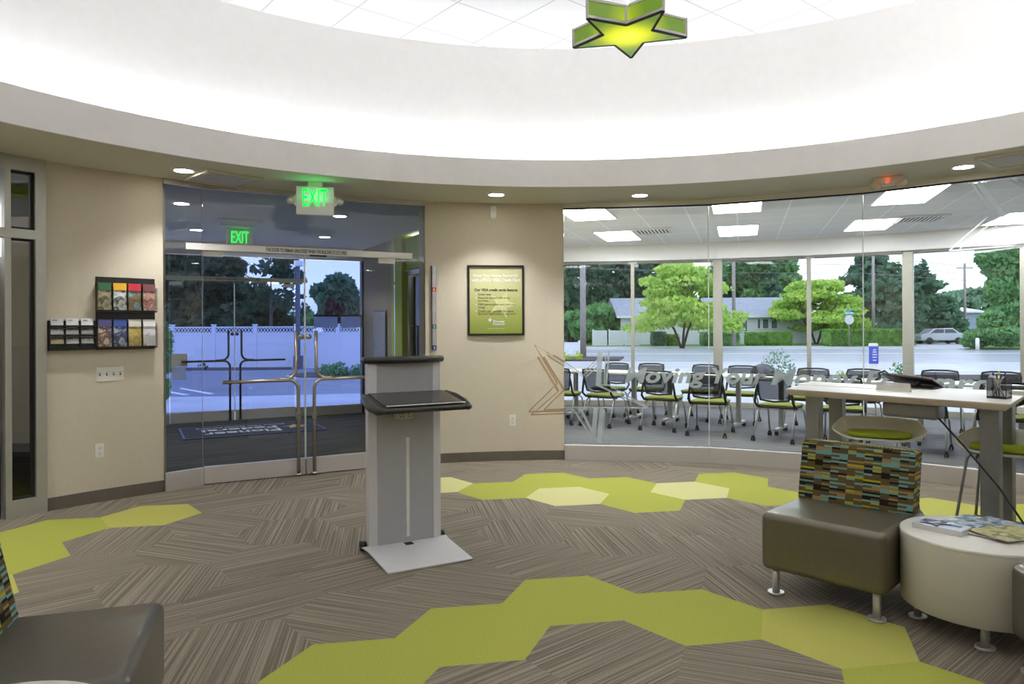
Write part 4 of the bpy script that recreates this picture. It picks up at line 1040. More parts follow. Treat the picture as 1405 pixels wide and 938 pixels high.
# things on the standing table
p = onz(1152, 529, TZ); tag(MB().box((0, 0, .001), (.62, .22, .002)).build('map_sheet', picture('map_print', [(226, 222, 216), (220, 214, 208), (206, 200, 200), (226, 222, 214)], 6, axis=None), loc=(p.x, p.y, TZ+.0005), rz=trz+.1), 'pale printed map sheet lying on the left end of standing table', 'sheet')
p = onz(1252, 531, TZ)
t = thing('tablet_stand', 'dark tablet console on a low stand on standing table, seen from behind', 'tablet', (p.x, p.y, TZ), trz+.0)
M = Matrix.Rotation(R_(4), 3, 'Y') @ Matrix.Rotation(R_(-17), 3, 'X')
MB().box((0, 0, .055), (.34, .22, .016), M=M).build('tablet', mat('tablet_back', (120, 108, 98), .3, .4), t, bev=.005)
MB().box((-.0, .0, .045), (.35, .23, .006), M=M).build('screen', m_dark, t, bev=.003)
w = MB(); w.prism([(-.1, -.06), (.16, -.06), (.16, .06), (-.1, .06)], 0, .012); w.bar((.02, 0, .01), (.06, 0, .05), .08, .02); w.build('stand', m_dark, t, bev=.003)
w = MB(); w.tube([(-.17, 0, .09), (-.2, .01, .11), (-.24, .0, .09), (-.22, -.02, .06), (-.25, -.03, .04)], .008, 8); w.build('cable', m_dark, t)
p = onz(1225, 536, TZ); t = thing('acrylic_sign_holder', 'small clear tent sign holder beside the tablet stand', 'sign holder', (p.x, p.y, TZ), trz)
m_acr2 = mat('clear_plastic_sheet', (226, 222, 212), .3, alpha=.5)
MB().box((0, 0, .028), (.22, .002, .06), M=Matrix.Rotation(R_(-20), 3, 'X')).build('front_sheet', m_acr2, t); MB().box((0, .02, .028), (.22, .002, .06), M=Matrix.Rotation(R_(20), 3, 'X')).build('rear_sheet', m_acr2, t)
p = onz(1371, 546, TZ)
t = thing('pen_cup', 'square black mesh pen cup on the standing table', 'pen cup', (p.x, p.y, TZ), trz)
m_pmesh = mat('pen_cup_mesh', (38, 36, 40), .5, alpha=.3)
w = MB(); s = .05; hh = .125
for x, y, a, c in ((0, s, 2*s, .002), (0, -s, 2*s, .002), (s, 0, .002, 2*s), (-s, 0, .002, 2*s)): w.box((x, y, hh/2), (a, c, hh))
w.build('cup_wall', m_pmesh, t)
w = MB(); w.box((0, 0, .006), (2*s+.004, 2*s+.004, .012))
w.tube([(-s, -s, hh), (s, -s, hh), (s, s, hh), (-s, s, hh)], .0025, 6, closed=True)
for x in (-s, s):
    for y in (-s, s): w.tube([(x, y, 0), (x, y, hh)], .0022, 6)
w.build('rim_and_base', m_dark, t)
m_pen = mat('pen_white', (230, 226, 220), .4); m_penb = mat('pen_blue', (50, 56, 150), .4); m_peny = mat('pen_yellow', (200, 206, 60), .4)
pens = [(-.03, -.02, .03, .02, 'leaning left'), (-.02, .02, -.03, -.01, 'upright at the left'), (.0, .0, -.01, .03, 'yellow tipped upright'), (.03, -.02, -.035, .0, 'crossing to the left'), (-.035, .0, .04, -.02, 'crossing to the right')]
tm = t.matrix_basis
for i, (x0, y0, x1, y1, lb) in enumerate(pens):
    pn = thing('pen', 'white and blue pen in mesh cup, %s' % lb, 'pen', tm @ Vector((x0, y0, .013)), 0, 'pens in the mesh cup')
    dv = Vector((x1-x0, y1-y0, .145)); a_ = Matrix.Rotation(trz, 3, 'Z') @ dv
    MB().tube([(0, 0, 0), a_*.86], .0055, 8).build('barrel', m_pen, pn); MB().tube([a_*.86, a_*1.02], [.006, .004], 8).build('cap', m_peny if i == 2 else m_penb, pn)
p = onz(1400, 541.5, TZ); tag(MB().box((0, 0, .012), (.2, .12, .024)).build('paper_pad', m_pages, loc=(p.x+.06, p.y, TZ), rz=trz), 'white paper pad on the standing table at the right edge', 'paper pad')

def stool(label, c, rz):
    t = thing('bar_stool', label, 'stool', (c[0], c[1], 0), rz, 'white shell stools at the standing table')
    SZ = .64; mb = MB(); n = 28; rings = []
    # shell: superellipse bowl, back (+y) rim high, front low
    def rim(a, k):
        ca, sa = math.cos(a), math.sin(a)
        e = lambda v: math.copysign(abs(v)**.62, v)
        return e(ca), e(sa)
    key = [(.305, -.03, .055), (.235, .185, .125), (-.235, .185, .125), (-.305, -.03, .055), (-.185, -.185, .012), (.185, -.185, .012)]
    rimpts = []
    for a in range(6):
        p, q = Vector(key[a]), Vector(key[(a+1) % 6])
        for k in range(5): rimpts.append(p.lerp(q, k/5))
    n = len(rimpts)
    rimpts = [(rimpts[i-1]+rimpts[i]*3+rimpts[(i+1) % n])/5 for i in range(n)]
    for s_, f in ((.35, 0), (.62, 0), (.74, .06), (.84, .30), (.93, .66), (1.0, 1.0)):
        rings.append([Vector((p.x*s_, (p.y-.0)*s_, SZ+p.z*f)) for p in rimpts])
    vs = [Vector((0, 0, SZ))]+[v for r_ in rings for v in r_]; fs = []
    for i in range(n): fs.append((0, 1+i, 1+(i+1) % n))
    for r_ in range(len(rings)-1):
        for i in range(n): fs.append((1+r_*n+i, 1+(r_+1)*n+i, 1+(r_+1)*n+(i+1) % n, 1+r_*n+(i+1) % n))
    mb.add(vs, fs, 0, True); sh_ = mb.build('shell', m_shell, t)
    so = sh_.modifiers.new('solid', 'SOLIDIFY'); so.thickness = .014; so.offset = -1
    sb = sh_.modifiers.new('sub', 'SUBSURF'); sb.levels = 1; sb.render_levels = 1
    pd = [(rim(2*PI*i/32, 0)[0]*.205, rim(2*PI*i/32, 0)[1]*.12-.0) for i in range(32)]
    MB().prism(pd, SZ+.008, SZ+.038).build('seat_pad', m_pad, t, bev=.012, bseg=3)
    for sx in (-1, 1):
        for sy in (-1, 1):
            MB().tube([(sx*.13, sy*.10, SZ-.012), (sx*.17, sy*.12, SZ-.016), (sx*.19, sy*.13, SZ-.05), (sx*.26, sy*.21, .0)], .0085, 10).build('leg', m_tleg, t)
    f = MB(); zz = .17; k = (SZ-.05-zz)/(SZ-.05); X = .19+.07*k; Y = .13+.08*k
    f.tube([(-X, -Y, zz), (X, -Y, zz)], .007, 8); f.tube([(-X, Y, zz), (X, Y, zz)], .007, 8); f.tube([(-X, -Y, zz), (-X, Y, zz)], .007, 8); f.tube([(X, -Y, zz), (X, Y, zz)], .007, 8)
    f.build('footrest', m_tleg, t)
stool('white shell bar stool with lime pad under the middle of the standing table', (2.57, 4.99), R_(-28))
stool('white shell bar stool with lime pad partly behind the right table leg', (3.06, 4.38), R_(-50))

# ================================================================== OUTSIDE
def gz(d): return -.04-.36*min(1, max(0, (d-14)/14))
def gpt(px, d, z=None): return Vector(((px-CX)/FPX*d, d, gz(d) if z is None else z))
m_asph = mat('damp_asphalt', (196, 197, 206), .36, rgb2=(176, 178, 190), scale=.35, stretch=(1, 4, 1), spec=.5)
m_conc = mat('pale_concrete', (206, 208, 214), .8, rgb2=(190, 192, 198), scale=1.2)
m_line = mat('parking_paint', (236, 238, 242), .6)
m_grass = mat('lawn_green', (104, 142, 66), .95, rgb2=(80, 118, 52), scale=6)
m_mulch = mat('bark_mulch', (84, 76, 74), .95, rgb2=(58, 52, 52), scale=14)
mb = MB(); xs = [-90, -60, -40, -25, -15, -8, 0, 8, 15, 25, 40, 60, 100, 160]; ys = [6.0, 10, 14, 17, 20, 24, 28, 33, 45, 60, 80, 120, 200, 400]
vs = [(x*(1 if y < 100 else 2.5), y, gz(y)-.02) for y in ys for x in xs]; n = len(xs)
mb.add(vs, [(r*n+c, r*n+c+1, (r+1)*n+c+1, (r+1)*n+c) for r in range(len(ys)-1) for c in range(n-1)])
struct(mb.build('road', m_asph))
def patch(name, pts, m, h=.03, cat=None, label=None):
    o = MB(); k = len(pts)
    lo = [(p.x, p.y, p.z-.03) for p in pts]; hi = [(p.x, p.y, p.z+h) for p in pts]
    o.add(lo+hi, [tuple(range(k))[::-1], tuple(range(k, 2*k))]+[(i, (i+1) % k, k+(i+1) % k, k+i) for i in range(k)])
    return fixn(o.build(name, m))
struct(patch('sidewalk', [gpt(160, 12.6, -.03)+Vector((-1, -1, 0)), gpt(520, 13.6, -.03), gpt(520, 16.2, -.06), gpt(160, 15, -.05)], m_conc, .005))
struct(patch('sidewalk', [gpt(800, 63.5), gpt(1420, 60.5), gpt(1420, 62.5), gpt(800, 65.5)], m_conc, .02))
struct(patch('lawn', [gpt(770, 66), gpt(1240, 63.2), gpt(1240, 110), gpt(770, 110)], m_grass, .05))
struct(patch('lawn', [gpt(1336, 60), gpt(1700, 60), gpt(1700, 150), gpt(1336, 150)], m_grass, .05))
struct(patch('lawn', [gpt(1325, 54), gpt(1480, 52), gpt(1480, 60), gpt(1340, 60)], m_grass, .05))
for i, (x0, y0, x1, y1) in enumerate(((232, 530, 290, 545), (232, 541, 256, 547), (280, 522, 345, 534))):
    p, q = onz(x0, y0, -.2), onz(x1, y1, -.2); p.z, q.z = gz(p.y), gz(q.y)
    dd = (q-p).normalized(); nn = Vector((-dd.y, dd.x, 0))*.06
    struct(patch('road_marking', [p-nn, q-nn, q+nn, p+nn], m_line, .004))
for x0, x1, d_, w_, nm, mm in ((770, 1420, 58.5, .9, 'curb', m_conc), (770, 1425, 49, .12, 'lane_line', m_line), (770, 1425, 37, .5, 'curb', m_conc), (770, 1425, 31, .1, 'lane_line', m_line)):
    struct(patch(nm, [gpt(x0, d_), gpt(x1, d_-3), gpt(x1, d_-3+w_), gpt(x0, d_+w_)], mm, .0))
struct(patch('road_surface', [gpt(770, 38), gpt(1425, 35), gpt(1425, 56), gpt(770, 59)], mat('dark_asphalt', (170, 172, 184), .34, rgb2=(152, 155, 168), scale=.3, stretch=(1, 4, 1)), -.018))
struct(patch('parking_lot', [gpt(160, 16.3), gpt(520, 16.3), gpt(520, 33), gpt(160, 33)], mat('lot_asphalt', (128, 133, 150), .45, rgb2=(104, 110, 126), scale=.5, stretch=(1, 5, 1)), -.018))
# planting island
isl = [gpt(405, 22.5), gpt(520, 22.0), gpt(520, 27), gpt(418, 27), gpt(392, 24.5)]
struct(patch('curb', isl, m_conc, .12))
ic = sum(isl, Vector())/5
struct(patch('planting_bed', [ic+(p-ic)*.93 for p in isl], m_mulch, .15))
struct(patch('planting_bed', [gpt(225, 30.5), gpt(400, 31.5), gpt(400, 33), gpt(225, 33)], m_mulch, .04))
struct(patch('planting_bed', [gpt(775, 38.5), gpt(850, 38.5), gpt(856, 42.5), gpt(775, 43)], m_mulch, .06))
struct(patch('planting_bed', [gpt(1010, 22), gpt(1480, 20.5), gpt(1480, 24), gpt(1010, 25)], m_mulch, .04))

def leafmat(name, a, b, sc=.7):
    return mat(name, a, .8, rgb2=b, scale=sc, trans=.35, spec=.2)
ml_dark = leafmat('conifer_needles', (118, 152, 124), (66, 108, 82), .9)
ml_fir = leafmat('fir_needles', (76, 104, 76), (38, 62, 48), .9)
ml_mid = leafmat('green_leaves', (150, 192, 128), (88, 144, 92), .9)
ml_lime = leafmat('yellow_green_leaves', (208, 230, 126), (150, 192, 84), .8)
ml_hedge = leafmat('hedge_leaves', (146, 188, 96), (92, 140, 66), 2.0)
ml_red = leafmat('red_leaves', (96, 72, 74), (60, 44, 50), 1.0)
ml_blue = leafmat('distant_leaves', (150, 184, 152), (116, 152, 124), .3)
m_bark = mat('tree_bark', (96, 86, 80), .9, rgb2=(66, 58, 54), scale=6, stretch=(4, 4, 1))
rg = np.random.default_rng(5)
def leaves(blobs, n, size, name, m, parent, flat=.0, shell=.55):
    n = int(n*2.2) if n > 800 else n; size = size*(1.25 if n > 800 else 1)
    """n leaf quads spread through ellipsoid blobs [(centre, radii)]"""
    vol = np.array([b[1][0]*b[1][1]*b[1][2] for b in blobs])**.67; pk = rg.choice(len(blobs), n, p=vol/vol.sum())
    d = rg.normal(size=(n, 3)); d /= np.linalg.norm(d, axis=1)[:, None]; rr = (shell+(1-shell)*rg.random(n)**.5)[:, None]
    c = np.array([tuple(b[0]) for b in blobs])[pk]; r = np.array([tuple(b[1]) for b in blobs])[pk]
    P = c+d*rr*r
    u = rg.normal(size=(n, 3)); u /= np.linalg.norm(u, axis=1)[:, None]; w = rg.normal(size=(n, 3)); w[:, 2] *= (1-flat)
    w -= (w*u).sum(1)[:, None]*u; w /= np.linalg.norm(w, axis=1)[:, None]
    s = (size*(.6+.8*rg.random(n)))[:, None]
    q = np.stack([P-u*s, P+w*s*.6, P+u*s, P-w*s*.6], 1).reshape(-1, 3)
    me = bpy.data.meshes.new(name); me.from_pydata(q.tolist(), [], np.arange(n*4).reshape(-1, 4).tolist()); me.materials.append(m)
    o = bpy.data.objects.new(name, me); C.objects.link(o)
    if parent: o.parent = parent
    return o
def broad(px, d, top, wpx, label, m, n=2600, trunk=True, low=.25, grp=None, multi=1, leaf=.22, nb=14, name='leafy_tree', pads=False):
    """broadleaf tree; top = pixel height of crown top, wpx = crown width in pixels"""
    b = gpt(px, d); H = EYE-(top-449)*d/FPX-b.z; R = wpx/2*d/FPX
    t = thing(name, label, 'tree', b, 0, grp)
    bl = [((0, 0, H*.62), (R*.6, R*.6, H*.3))]
    for i in range(nb):
        a = rnd.random()*2*PI; f = .35+.5*rnd.random(); z = H*(low+.12+(.82-low)*rnd.random())
        k = 1-.6*abs(z/H-.55)
        bl.append(((R*f*math.cos(a)*k, R*f*math.sin(a)*k, z), (R*.38, R*.38, H*.13)))
    bl.append(((0, 0, H*.87), (R*.4, R*.4, H*.13)))
    if pads:
        bl = []
        for i in range(nb):
            a = rnd.random()*2*PI; z = H*(low+(.95-low)*((i*.618) % 1)); q = (z/H-low)/(1-low); f = (.9-.75*q**1.6)*(.35+.65*rnd.random()**.6)
            bl.append(((R*f*math.cos(a), R*f*math.sin(a), z), (R*.33, R*.33, H*.055)))
    leaves(bl, n, leaf, 'crown', m, t)
    if trunk:
        tb = MB()
        for i in range(multi):
            a = 2*PI*i/multi+.5; s = .0 if multi == 1 else R*.35
            tb.tube([(0.1*math.cos(a), .1*math.sin(a), 0), (s*.4*math.cos(a), s*.4*math.sin(a), H*.2), (s*math.cos(a), s*math.sin(a), H*.42), (s*1.5*math.cos(a), s*1.5*math.sin(a), H*.7)], [H*.022/multi**.3, H*.018/multi**.3, H*.012, H*.005], 8)
        for i in range(5):
            a = rnd.random()*2*PI; z = H*(.3+.1*i)
            tb.tube([(0, 0, z), (R*.35*math.cos(a), R*.35*math.sin(a), z+H*.08), (R*.65*math.cos(a), R*.65*math.sin(a), z+H*.14)], [H*.01, H*.007, H*.003], 6)
        tb.build('trunk', m_bark, t)
    return t
def conifer(px, d, top, wpx, label, m, n=3200, leaf=.26, grp=None, tiers=11, name='conifer_tree'):
    b = gpt(px, d); H = EYE-(top-449)*d/FPX-b.z; R = wpx/2*d/FPX
    t = thing(name, label, 'tree', b, 0, grp); bl = []
    for i in range(tiers):
        f = i/(tiers-1); z = H*(.1+.86*f); r = R*(1-f)**.75+.15
        for k in range(max(2, int(7*(1-f))+1)):
            a = rnd.random()*2*PI; bl.append(((r*.55*math.cos(a), r*.55*math.sin(a), z-r*.12), (r*.55, r*.55, H*.055)))
        bl.append(((0, 0, z), (r*.55, r*.55, H*.06)))
    leaves(bl, int(n*1.5), leaf*1.15, 'crown', m, t, flat=.4, shell=.3)
    MB().tube([(0, 0, 0), (0, 0, H*.95)], [H*.02, H*.004], 8).build('trunk', m_bark, t)
    return t
G1 = 'dark firs behind the white fence'; 
conifer(232, 44, 210, 120, 'dark fir behind the left end of the white fence', ml_fir, 4200, grp=G1)
conifer(282, 42, 190, 130, 'dark fir behind the white fence, right of the leftmost fir', ml_fir, 4600, grp=G1)
conifer(330, 48, 388, 90, 'dark fir behind the fence, beside the branching tree', ml_fir, 3600, grp=G1)
broad(372, 38, 330, 120, 'tall branching tree with thick trunk behind the fence', ml_fir, 780, low=.45, leaf=.2, nb=16, pads=True)
broad(352, 50, 396, 130, 'low dark thicket tree behind the fence under the branching tree', ml_fir, 2600, low=.0, leaf=.25, name='thicket_tree', trunk=False)
broad(470, 62, 377, 90, 'grey green tree behind the right part of the fence', ml_dark, 2600, low=.05, leaf=.25)
broad(412, 66, 424, 60, 'low green tree behind the fence beside the camera pole', ml_mid, 1200, low=.0, leaf=.2, trunk=False)
broad(455, 46, 413, 36, 'small dark red tree behind the fence', ml_red, 900, low=.0, leaf=.14, trunk=False)
broad(224, 14.5, 436, 22, 'narrow bright green shrub by the left edge of the outer doors', ml_mid, 900, low=-.1, leaf=.05, trunk=False, name='entrance_shrub')
# white privacy fence
F0, F1 = gpt(180, 33), gpt(520, 33)
ft = thing('privacy_fence', 'long white vinyl privacy fence with lattice top across the parking lot', 'fence', gpt(180, 33))
m_vinyl = mat('white_vinyl', (226, 230, 240), .5, var=.01)
nP = 6; Lf = (F1-F0).length/nP; ztop = 1.53-gz(33)
for i in range(nP+1):
    q = MB(); q.box((i*Lf, 0, ztop/2+.03), (.14, .14, ztop+.06)); q.box((i*Lf, 0, ztop+.08), (.2, .2, .05)); q.build('post', m_vinyl, ft)
for i in range(nP):
    x0 = i*Lf+.07; L = Lf-.14; q = MB()
    q.box((x0+L/2, 0, (ztop-.35)/2), (L, .04, ztop-.35)); q.box((x0+L/2, 0, ztop-.32), (L, .08, .09)); q.box((x0+L/2, 0, ztop-.03), (L, .08, .06))
    k = 12
    for j in range(k):
        a = x0+j*L/k; b_ = x0+(j+1)*L/k
        q.bar((a, .01, ztop-.28), (b_, .01, ztop-.05), .012, .03); q.bar((b_, -.01, ztop-.28), (a, -.01, ztop-.05), .012, .03)
    q.build('panel', m_vinyl, ft)
ft = thing('fence_end', 'short white picket fence end left of the wooden pole', 'fence', gpt(770, 44))
q = MB(); Lq = 25*44/FPX
q.box((Lq/2, 0, .45), (Lq, .04, .8)); q.box((Lq/2, 0, .86), (Lq, .08, .06)); q.build('panel', m_vinyl, ft); MB().box((Lq, 0, .5), (.16, .16, 1.0)).build('post', m_vinyl, ft)
# camera pole
b = gpt(409, 32.2); t = thing('camera_pole', 'grey pole with white camera standing before the white fence', 'pole', b)
MB().box((0, 0, 2.45), (.16, .16, 4.9)).build('pole', mat('pole_grey', (92, 96, 108), .5), t); MB().box((.1, -.2, 4.75), (.35, .3, .25)).build('camera', m_plasticw, t, bev=.03)
MB().box((0, 0, .3), (.35, .35, .6)).build('footing', MATS['pole_grey'], t)
def shrub(px, py, d, r, label, m, n=260, grp=None, h=1.0, name='low_shrub', leaf=.05):
    b = gpt(px, d); t = thing(name, label, 'shrub', b, 0, grp)
    leaves([((0, 0, r*.8*h), (r, r, r*h)), ((r*.4, 0, r*.5), (r*.7, r*.7, r*.5))], n, leaf, 'foliage', m, t, shell=.3)
    MB().tube([(0, 0, 0), (0, 0, r*.8)], .012, 6).build('stem', m_bark, t)
shrub(447, 0, 24.3, .3, 'green shrub at the left of the planting island', ml_mid, 420); shrub(464, 0, 23.6, .34, 'larger green shrub at the middle of the planting island', ml_mid, 480); shrub(492, 0, 23.6, .3, 'green shrub at the right of the planting island', ml_mid, 420)
shrub(278, 0, 31.5, .22, 'small bare shrub before the white fence', ml_fir, 60)
# utility poles and wires
m_wood = mat('weathered_pole', (176, 168, 166), .85, rgb2=(140, 130, 128), scale=5, stretch=(6, 6, .6))
poles = []
for x, d, w, H, lb in ((800, 41.7, .36, 10, 'thick pale wooden utility pole at the left of the meeting room windows'), (1007, 64, .34, 11, 'wooden utility pole before the grey house'), (1198.5, 66, .3, 11, 'wooden utility pole behind the long hedge'), (1324, 78, .3, 8.6, 'slim wooden utility pole against the sky')):
    b = gpt(x, d); t = thing('utility_pole', lb, 'utility pole', b, 0, 'utility poles'); poles.append(b+Vector((0, 0, H)))
    MB().tube([(0, 0, 0), (0, 0, H)], [w/2, w*.4], 14).build('shaft', m_wood, t)
    MB().box((0, 0, H-.5), (1.8, .1, .12)).build('crossarm', m_wood, t)
m_wire = mat('wire_grey', (120, 124, 132), .5)
for (z0, z1, lb) in ((8.0, 7.7, 'upper overhead wire crossing the windows'), (7.2, 6.9, 'middle overhead wire crossing the windows'), (6.3, 6.2, 'lower overhead wire crossing the windows')):
    pts = [gpt(760, 58, z0), gpt(1007, 62, z0*.97), gpt(1198, 66, (z0+z1)/2), gpt(1324, 76, z1), gpt(1500, 84, z1)]
    tag(MB().tube(pts, .022, 5).build('overhead_wire', m_wire), lb, 'wire', 'overhead wires')
# trees on the right
G2 = 'dense dark trees left of the houses'
broad(782, 82, 300, 130, 'dense dark tree at the left edge of the meeting room windows', ml_dark, 3800, low=-.05, leaf=.34, grp=G2)
broad(845, 86, 290, 140, 'dense dark tree behind the thick wooden pole', ml_dark, 3800, low=-.05, leaf=.34, grp=G2)
broad(822, 74, 418, 90, 'lower green tree in front of the dark trees', ml_mid, 2200, low=-.05, leaf=.26, trunk=False)
broad(936, 61, 358, 150, 'spreading yellow-green tree with forked trunk across the road', ml_lime, 4600, low=.22, multi=3, leaf=.16, nb=54, pads=True)
conifer(905, 92, 330, 110, 'dark conifer behind the spreading yellow-green tree', ml_dark, 2600, leaf=.32)
conifer(985, 96, 340, 90, 'dark conifer between the yellow-green tree and the grey roof', ml_dark, 2400, leaf=.3)
broad(1048, 92, 342, 130, 'green tree behind the grey roof', ml_mid, 3600, low=.3, leaf=.32)
conifer(1062, 84, 366, 60, 'dark conifer just behind the roof ridge', ml_dark, 2000, leaf=.26)
broad(1120, 69.5, 384, 134, 'wide yellow-green tree left of the spruces', ml_lime, 4600, low=.25, multi=4, leaf=.17, nb=50, pads=True)
conifer(1200, 78, 322, 150, 'tall dark blue-green spruce behind the long hedge', ml_dark, 4600, leaf=.3)
conifer(1268, 80, 358, 110, 'second dark spruce right of the wide window post', ml_dark, 3600, leaf=.28)
broad(1294, 84, 410, 66, 'light green bush-like tree behind the silver car', ml_mid, 1800, low=-.05, leaf=.2, trunk=False)
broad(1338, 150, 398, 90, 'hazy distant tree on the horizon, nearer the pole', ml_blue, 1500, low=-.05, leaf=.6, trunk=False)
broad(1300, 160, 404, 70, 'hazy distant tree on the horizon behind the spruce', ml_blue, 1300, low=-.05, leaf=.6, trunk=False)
broad(1395, 60, 338, 110, 'leafy green tree at the right edge of the windows', ml_mid, 3600, low=.1, leaf=.2)
broad(1375, 54, 424, 100, 'large rounded green bush by the right roadside', ml_mid, 3400, low=-.1, leaf=.16, trunk=False, name='roadside_bush')
broad(1440, 58, 330, 120, 'tall green tree beyond the right window post', ml_mid, 2400, low=.0, leaf=.22)
# hedges
def hedge(x0, x1, d, h, depth, label, m=ml_hedge, n=3000, leaf=.07):
    a, b = gpt(x0, d), gpt(x1, d); L = b.x-a.x; t = thing('clipped_hedge', label, 'hedge', (a+b)/2, 0, 'clipped hedges')
    o = MB().box((0, 0, h/2), (L, depth, h)).build('hedge_body', m, t, bev=min(h, depth)*.25, bseg=4)
    P = rg.random((n, 3)); P = (P-[.5, .5, 0])*[L, depth, h]; fc = rg.integers(0, 3, n)
    P[fc == 0, 1] = -depth/2; P[fc == 1, 2] = h; P[fc == 2, 1] = -depth/2
    P += rg.normal(size=(n, 3))*.04
    u = rg.normal(size=(n, 3)); u /= np.linalg.norm(u, axis=1)[:, None]; w = np.cross(u, rg.normal(size=(n, 3))); w /= np.linalg.norm(w, axis=1)[:, None]
    q = np.stack([P-u*leaf, P+w*leaf, P+u*leaf, P-w*leaf], 1).reshape(-1, 3)
    me = bpy.data.meshes.new('leaf_cover'); me.from_pydata(q.tolist(), [], np.arange(n*4).reshape(-1, 4).tolist()); me.materials.append(m); oo = bpy.data.objects.new('leaf_cover', me); C.objects.link(oo); oo.parent = t
hedge(1132, 1246, 63.5, 1.45, 2.2, 'long clipped hedge behind the street sign', n=4500, leaf=.09)
hedge(893, 912, 67, 1.3, 1.5, 'rounded dark hedge before the left house wall', ml_dark, 700); hedge(914, 930, 67.3, 1.05, 1.2, 'small hedge beside the rounded dark hedge', ml_hedge, 500)
hedge(961, 1012, 66, 1.25, 1.4, 'dark hedge between the forked trunk and the utility pole', ml_mid, 1500); hedge(1023, 1045, 66.5, 1.2, 1.4, 'light hedge right of the utility pole', ml_hedge, 700); hedge(1046, 1084, 67, 1.25, 1.4, 'light hedge under the house windows', ml_hedge, 1000)
# houses
m_siding = mat('grey_siding', (222, 223, 226), .7, rgb2=(202, 204, 210), scale=2, stretch=(.2, .2, 9))
m_roof = mat('grey_shingle', (162, 167, 180), .9, rgb2=(142, 148, 162), scale=3)
m_trimw = mat('house_trim_white', (226, 228, 230), .6); m_pane = mat('dark_window_pane', (70, 80, 96), .15, var=.1)
def house(x0, x1, d, eave, ridge, depth, label, wins, roofm=m_roof, wallm=m_siding, gable=False):
    a, b = gpt(x0, d), gpt(x1, d); L = b.x-a.x; zb = a.z; t = thing('house', label, 'house', a)
    he = EYE-(eave-449)*d/FPX-zb; hr = EYE-(ridge-449)*d/FPX-zb
    MB().box((L/2, depth/2, he/2), (L, depth, he)).build('wall', wallm, t)
    r = MB(); o_ = .5
    if not gable: r.add([(-o_, -o_, he-.05), (L+o_, -o_, he-.05), (L+o_, depth+o_, he-.05), (-o_, depth+o_, he-.05), (-o_, depth/2, hr), (L+o_, depth/2, hr)], [(0, 1, 5, 4), (2, 3, 4, 5), (0, 4, 3), (1, 2, 5), (3, 2, 1, 0)])
    else: r.add([(-o_, -o_, he-.05), (L+o_, -o_, he-.05), (L+o_, depth+o_, he-.05), (-o_, depth+o_, he-.05), (L/2, -o_, hr), (L/2, depth+o_, hr)], [(0, 4, 5, 3), (1, 2, 5, 4), (0, 1, 4), (2, 3, 5), (3, 2, 1, 0)])
    r.build('roof', roofm, t); MB().box((L/2, -o_, he-.1), (L+2*o_, .06, .22)).build('gutter', m_trimw, t)
    for wx0, wx1, wy0, wy1 in wins:
        X0 = (wx0-CX)/FPX*d-a.x; X1 = (wx1-CX)/FPX*d-a.x; Z1 = EYE-(wy0-449)*d/FPX-zb; Z0 = EYE-(wy1-449)*d/FPX-zb
        f = MB().box(((X0+X1)/2, -.03, (Z0+Z1)/2), (X1-X0, .08, Z1-Z0)).build('window', m_trimw, t)
        MB().box(((X0+X1)/2, -.08, (Z0+Z1)/2), (X1-X0-.2, .02, Z1-Z0-.2)).build('pane', m_pane, f)
house(852, 1108, 72, 434, 407, 9, 'long grey house with slate roof across the road', [(1038, 1044, 438, 453), (1045, 1055, 438, 453), (1057, 1067, 438, 453), (1016, 1026, 438, 457), (875, 896, 443, 452)])
house(1078, 1165, 76, 447, 439, 6, 'low pale house wing behind the wide yellow-green tree', [(1131, 1140, 448, 456), (1145, 1151, 448, 456)])
house(1312, 1350, 110, 430, 423, 12, 'distant blue-grey shed with pale roof behind the pole', [], mat('pale_metal_roof', (214, 210, 214), .5), mat('bluegrey_wall', (150, 164, 182), .8))
# shed / fence panels left under trees
t = thing('garden_gate', 'pale grey board fence with gate under the dark trees', 'fence', gpt(815, 68))
for i in range(3): MB().box((i*1.55+.6, 0, .75), (1.3, .06, 1.5)).build('panel', m_siding, t); MB().box((i*1.55-.1, 0, .8), (.12, .12, 1.6)).build('post', m_trimw, t)
# street sign (round back of a stop sign) with street names
b = gpt(1165, 61.5); t = thing('street_sign', 'pale octagonal stop sign seen from behind with teal street name blades', 'street sign', b)
MB().tube([(0, 0, 0), (0, 0, 3.25)], .035, 8).build('post', m_tleg, t)
oc = [(.42*math.cos(R_(22.5+45*i)), .42*math.sin(R_(22.5+45*i))) for i in range(8)]
o = MB().prism(oc, -.01, .01).build('octagon_plate', mat('sign_back', (206, 208, 210), .5), t, loc=(0, -.05, 2.35)); o.rotation_euler = (PI/2, 0, 0)
mt_ = mat('sign_teal', (70, 160, 170), .5)
MB().box((0, 0, 2.93), (.95, .03, .2)).build('name_blade', mt_, t); MB().box((0, .0, 3.14), (.45, .03, .18)).build('name_blade', mt_, t)
MB().box((0, -.02, 2.93), (.7, .01, .07)).build('blade_print', m_plasticw, t)
